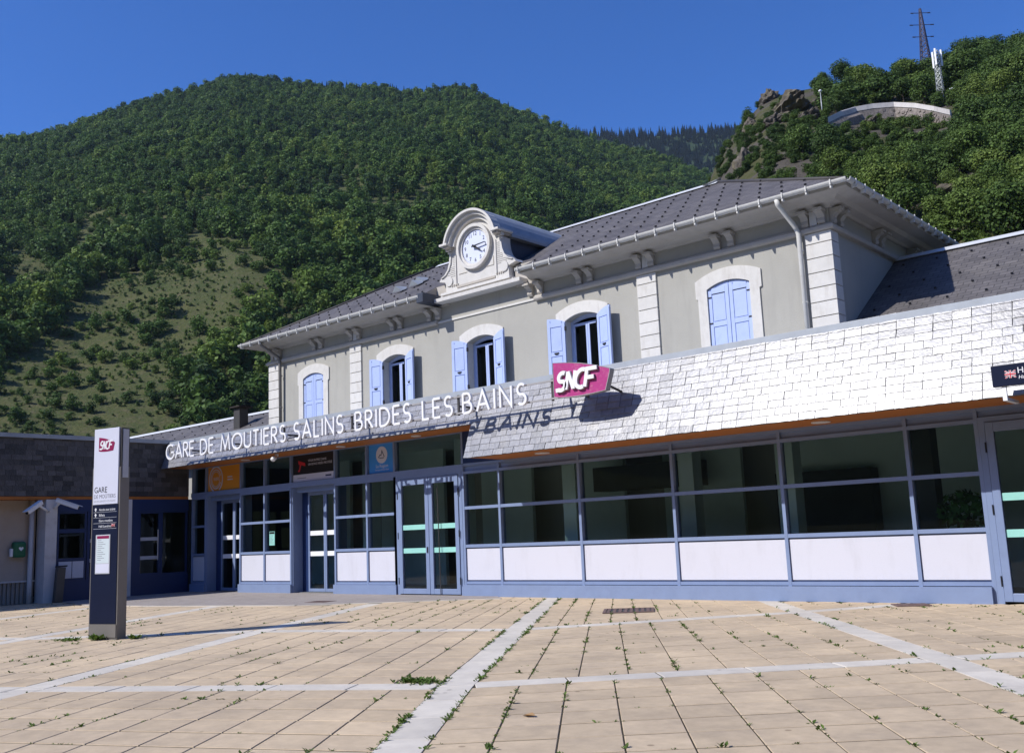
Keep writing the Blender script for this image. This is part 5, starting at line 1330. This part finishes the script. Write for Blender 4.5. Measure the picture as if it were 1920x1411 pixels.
# mountain: meadow polygon in photo pixels of the slope, then thinned wood everywhere else
MEADOW = [(0, 690), (70, 650), (120, 600), (190, 530), (250, 520), (300, 500), (290, 470), (330, 440), (400, 440), (470, 470), (520, 520), (490, 580), (440, 640), (400, 690), (335, 770), (300, 900), (-100, 900), (-100, 720)]
MEADOW2 = [(140, 455), (160, 400), (200, 395), (225, 420), (180, 455), (140, 500), (100, 520)]
MEADOW3 = [(0, 470), (60, 480), (110, 520), (60, 560), (0, 560)]
MEADOW4 = [(610, 355), (660, 350), (660, 372), (620, 370)]
forest = []; shrubs = []; farcon = []
for _ in range(120000):
    a = radians(rr.uniform(-74, -16)); d = sqrt(rr.uniform(195**2, 915**2)); x, y = d*sin(a), d*cos(a)
    if rr.random() > (.95 if d > 450 else .72): continue
    z = mt.z(x, y); px, py = pix((x, y, z))
    if px < -60 or px > 1480 or py > 840: continue
    m_ = inpoly(px, py, MEADOW) or inpoly(px, py, MEADOW2) or inpoly(px, py, MEADOW3) or inpoly(px, py, MEADOW4)
    if m_:
        k = fbm(x, y, 60)
        if rr.random() < (.10 if py > 600 else .06)+max(0, k-.1)*.45: shrubs.append((x, y, z, d, px, py))
        continue
    forest.append((x, y, z-.8, (rr.uniform(4.2, 7.2) if rr.random() > .3 else rr.choice((3.2, 4, 8, 9.5, 11)))*(1.0 if d > 420 else 1.12), d, px, py))
def thin(pts, f):
    g = {}; out = []
    for p in pts:
        r_ = f(p); c = (int(p[0]//8), int(p[1]//8)); ok = True
        for i in (-1, 0, 1):
            for j in (-1, 0, 1):
                for q in g.get((c[0]+i, c[1]+j), ()):
                    if (p[0]-q[0])**2+(p[1]-q[1])**2 < r_*r_: ok = False
        if ok: g.setdefault(c, []).append(p); out.append(p)
    return out
forest = thin(forest, lambda p: 3.4 if p[4] < 420 else 3.5); shrubs = thin(shrubs, lambda p: 3.5)
shrubs.sort(key=lambda p: p[3])
print('forest', len(forest), 'shrubs', len(shrubs), 'near', len(nearpts), 'tiles', cnt, len(pieces), 'slates', len(cand))
srcs = []
for i, (x, y, z, d, px, py) in enumerate(shrubs[:300]):
    h = rr.uniform(2.0, 4.4) if rr.random() < .7 or py > 740 else rr.uniform(4.4, 7.5)
    if py > 800: h = rr.uniform(1.5, 2.6)
    o = bpy.data.objects.new('shrub', SHM[i % len(SHM)]); COL.objects.link(o); o.location = (x, y, z-.3); o.rotation_euler = (0, 0, rr.uniform(0, 6.28)); o.scale = (h*rr.uniform(.9, 1.4), h*rr.uniform(.9, 1.4), h)
    tag(o, ('large round ' if h > 4.5 else 'small ')+'dark green bush on the '+('high grass patch at the far left edge' if px < 130 and py < 600 else 'upper dry grass slope' if py < 520 else 'middle of the open dry grass slope' if py < 660 else 'lower dry grass slope above the '+('dark side building' if px < 180 else 'left slate roof')), 'bush', 'bushes on the open slope')
    srcs.append(o)
forest.sort(key=lambda p: p[4]); srct = []
for i, (x, y, z, h, d, px, py) in enumerate(forest[:45]):
    t = put_tree((x, y, z), h, [CF[i % 5]], ('large ' if h > 9 else 'small ')+('broadleaf tree behind the left slate roof and chimney' if px < 520 else 'broadleaf tree in the mountain wood behind the station roof, '+('left of the clock' if px < 860 else 'right of the clock')), 'trees at the foot of the mountain', 'tree', rr)
    srct.append([c for c in t.children if c.name.startswith('crown')][0])
con = [p for p in forest[45:] if (p[6] < 200 and p[5] > 560 and rr.random() < .16) or rr.random() < .02]
cs = set(id(p) for p in con)
scatter('mountain_forest', [p[:4] for p in forest[45:] if id(p) not in cs], srct[:5])
cons = []
for i in range(3):
    o = bpy.data.objects.new('conifer_tree', CO_[i]); COL.objects.link(o); p = con[i]; o.location = p[:3]; o.scale = (13, 13, 13); tag(o, 'slim dark conifer standing in the mountain wood', 'tree', 'conifers on the mountain'); cons.append(o)
scatter('ridge_conifers', [(p[0], p[1], p[2], rr.uniform(8, 12)) for p in con[3:]], cons)
fc = []
for _ in range(6000):
    a = radians(rr.uniform(-42, -24)); d = rr.uniform(1250, 1710); x, y = d*sin(a), d*cos(a); fc.append((x, y, far.z(x, y)-1, rr.uniform(14, 24)))
scatter('far_ridge_forest', fc, cons)
tf = []
while len(tf) < 1700:
    a = radians(rr.uniform(-72, -48)); d = sqrt(rr.uniform(230**2, 640**2)); x, y = d*sin(a), d*cos(a); z = mt.z(x, y); px, py = pix((x, y, z))
    if px < -20 or py > 830: continue
    if (inpoly(px, py, MEADOW) or inpoly(px, py, MEADOW2) or inpoly(px, py, MEADOW3)) and fbm(x, y, 45) > rr.uniform(-.5, .35): tf.append((x, y, z-.1, rr.choice((.5, .7, .9, 1.4))))
scatter('meadow_scrub', tf, srcs[:4])
scatter('hillside_undergrowth', ug, [bpy.data.objects[c.name] for t in bpy.data.objects if t.name.startswith('deciduous_tree') for c in t.children if c.data in BN][:4] or srcs[:4])

# ------------------------------------------------------------------ things on the right hill
wp = []
for px, py in wallpx:
    p = rh.hit(px, py+25) or CO+ray(px, py+25)*150
    wp.append(p)
wall_t = thing('retaining_wall', wp[3], 'curved rubble retaining wall with pale parapet on the hill', 'wall')
top = []
for (px, py), b in zip(wallpx, wp):
    r_ = ray(px, py); h = hypot(b.x, b.y)/hypot(r_.x, r_.y); top.append((CO+r_*h).z)
I1 = [Vector((b.x, b.y, b.z-3)) for b in wp]; I2 = [Vector((b.x, b.y, z-.3)) for b, z in zip(wp, top)]
MB().strip(I1, I2, (1.0, 2.0, 0)).build('rubble_face', M['drywall'], wall_t)
I3 = [Vector((b.x-.05, b.y-.12, z-.3)) for b, z in zip(wp, top)]; I4 = [Vector((b.x-.05, b.y-.12, z+.62)) for b, z in zip(wp, top)]
MB().strip(I3, I4, (.15, .4, 0)).build('parapet', M['parapet'], wall_t)
# stones standing proud of the rubble face
for k in range(70):
    i = rr.randrange(len(wp)-1); t_ = rr.random(); b = wp[i].lerp(wp[i+1], t_); zt = top[i]+(top[i+1]-top[i])*t_; z = b.z-.3+rr.random()*max(.2, zt-.6-b.z); s_ = rr.uniform(.25, .5)
    d = (wp[i+1]-wp[i]); d.z = 0; d.normalize(); MB().obox(Vector((b.x, b.y, z))-Vector((.06, .12, 0)), d*s_*1.4, (.1, .2, 0), (0, 0, s_*.8)).build('stone', M['drywall'], wall_t)
def lamp(px0, py0, px1, py1, kind, label):
    b = rh.hit(px0, py0) or CO+ray(px0, py0)*150; r_ = ray(px1, py1); h = hypot(b.x, b.y)/hypot(r_.x, r_.y); zt = (CO+r_*h).z
    t = thing('street_lamp', b, label, 'street lamp'); MB().tube([(b.x, b.y, b.z-.5), (b.x, b.y, zt)], [.13, .09], 8).build('pole', M['galv'], t, smooth=True)
    if kind: MB().tube([(b.x, b.y, zt), (b.x-.5, b.y, zt+.25), (b.x-1.2, b.y-.3, zt+.15)], .09, 8).build('arm', M['galv'], t); MB().tube([(b.x-1.2, b.y-.3, zt+.15), (b.x-1.7, b.y-.5, zt+.05)], [.16, .10], 8).build('lantern', M['white'], t)
    else: MB().tube([(b.x, b.y, zt-.1), (b.x, b.y, zt+.2), (b.x, b.y, zt+.4)], [.15, .36, .1], 10).build('lantern', M['white'], t, smooth=True)
lamp(1543, 223, 1538, 172, 0, 'lamp post with round head left of the retaining wall')
lamp(1804, 190, 1799, 164, 1, 'lamp post with curved arm right of the antenna mast')
def lattice(t, b, zt, w0, w1, n, m_, th):
    H = zt-b.z
    leg = lambda s, k: Vector((b.x+s[0]*(w0+(w1-w0)*k)/2, b.y+s[1]*(w0+(w1-w0)*k)/2, b.z+H*k)); S4 = [(-1, -1), (1, -1), (1, 1), (-1, 1)]
    for s in S4: MB().tube([leg(s, 0), leg(s, 1)], th*1.4, 5).build('leg', M[m_], t)
    br = MB()
    for i in range(n):
        k0, k1 = i/n, (i+1)/n
        for a in range(4):
            s, u = S4[a], S4[(a+1) % 4]; br.tube([leg(s, k0), leg(u, k1)], th*.8, 4); br.tube([leg(u, k0), leg(s, k1)], th*.8, 4); br.tube([leg(s, k1), leg(u, k1)], th*.8, 4)
    br.build('bracing', M[m_], t)
r_ = ray(1738, 130); h = 265/hypot(r_.x, r_.y); b = CO+r_*h; r2 = ray(1729, 16); zt = (CO+r2*(265/hypot(r2.x, r2.y))).z
b.z -= 5
py_ = thing('electricity_pylon', b, 'dark lattice power pylon on the hilltop against the sky', 'pylon'); lattice(py_, b, zt, 3.0, .35, 15, 'steel', .10)
for z, L_ in ((zt-1.2, 2.6), (zt-4.6, 3.2), (zt-8.0, 2.8)):
    for s in (-1, 1):
        MB().tube([(b.x, b.y, z), (b.x+s*L_*.75, b.y+s*L_*.66, z+.05)], .09, 5).build('cross_arm', M['steel'], py_)
        MB().tube([(b.x+s*L_*.55, b.y+s*L_*.48, z), (b.x+s*L_*.75, b.y+s*L_*.66, z+.02)], .16, 6).build('insulator', M['steel'], py_)
b = rh.hit(1766, 192) or CO+ray(1766, 192)*170; r2 = ray(1756, 96); zt = (CO+r2*(hypot(b.x, b.y)/hypot(r2.x, r2.y))).z
am = thing('antenna_mast', b, 'grey lattice phone mast with tall white panel antennas', 'mast'); lattice(am, Vector((b.x, b.y, b.z-1)), zt, 1.1, .7, 12, 'galv', .05)
for a in (0.6, 2.7, 4.8):
    MB().obox((b.x+.85*cos(a)-.15, b.y+.85*sin(a)-.1, zt-3.0), (.30, 0, 0), (0, .2, 0), (0, 0, 3.2)).build('panel_antenna', M['white'], am); MB().tube([(b.x, b.y, zt-1.5), (b.x+.85*cos(a), b.y+.85*sin(a), zt-1.5)], .05, 5).build('bracket', M['galv'], am)
r_ = ray(1905, 225); h = 165/hypot(r_.x, r_.y); b = CO+r_*h
hut = thing('timber_hut', b, 'dark timber hut with pitched roof among trees at the upper right', 'hut')
MB().box((b.x-2.6, b.y, b.z-2), (b.x+5, b.y+4, b.z+2.2)).build('wall', M['timber'], hut)
MB().prism([(b.x-3.8, b.y-.8, b.z+1.7), (b.x+1.0, b.y-.8, b.z+4.6), (b.x+6, b.y-.8, b.z+1.7), (b.x+6, b.y-.8, b.z+1.45), (b.x+1, b.y-.8, b.z+4.25), (b.x-3.8, b.y-.8, b.z+1.45)], (0, 6, 0)).build('roof', M['darkgrey'], hut)
# rock outcrops
def rock(px, py, s, label, squash=.7):
    p = rh.hit(px, py)
    if p is None: return
    bm = bmesh.new(); bmesh.ops.create_icosphere(bm, subdivisions=4, radius=1)
    for v in bm.verts:
        q_ = Vector((v.co.x, v.co.y, v.co.z*2.2+v.co.x)); n_ = mnoise.noise(v.co*1.3+Vector((px*.1, py*.1, 0)))*.40+(mnoise.voronoi(q_*2.2+Vector((px, 0, 0)))[0][0]-.4)*.55+(mnoise.voronoi(q_*5)[0][0]-.4)*.22
        v.co *= 1+n_; v.co.x *= s[0]; v.co.y *= s[1]; v.co.z *= s[2]
        v.co.z += v.co.x*.15
    me = bpy.data.meshes.new('rock_outcrop'); bm.to_mesh(me); bm.free(); me.materials.append(M['rock'])
    o = bpy.data.objects.new('rock_outcrop', me); COL.objects.link(o); o.location = p+Vector((0, .6, -.3)); o.rotation_euler = (0, 0, -.7); tag(o, label, 'rock')
rock(1475, 208, (5.5, 3, 2.6), 'broad rocky cliff head left of the retaining wall')
rock(1505, 228, (3.2, 2, 1.6), 'dark rock shelf below the cliff head beside the lamp post')
rock(1452, 232, (2.6, 2, 1.7), 'brown rock below the left part of the cliff head')
rock(1530, 196, (2.2, 1.6, 1.4), 'low rock at the right end of the cliff head near the lamp post')
rock(1440, 190, (2.5, 2, 2.4), 'brown crag at the left end of the cliff head')
rock(1405, 240, (2.0, 1.6, 1.8), 'small crag below the cliff head on the skyline side')
rock(1392, 318, (1.8, 1.5, 3.2), 'tall pale rock rib low on the left flank of the hill')
rock(1330, 318, (1.0, 1.2, 1.6), 'dark rock at the foot of the hill beside the ridge end')
rock(1760, 372, (3.2, 1.6, 1.2), 'grey rock ledge in the bushes above the right roof')
rock(1625, 235, (2.6, 1.5, 1.0), 'low rock under the retaining wall')

# ------------------------------------------------------------------ valley haze
HZ = bpy.data.materials.new('haze'); HZ.use_nodes = True; hn = HZ.node_tree; hn.nodes.remove(hn.nodes['Principled BSDF'])
pv = hn.nodes.new('ShaderNodeVolumePrincipled'); pv.inputs['Color'].default_value = (.62, .80, 1, 1); pv.inputs['Density'].default_value = .000055; pv.inputs['Anisotropy'].default_value = .0
hn.links.new(pv.outputs[0], hn.nodes['Material Output'].inputs['Volume'])
MB().box((-3200, -3200, -3.2), (3200, 3200, 900)).build('haze', HZ, kind='stuff')
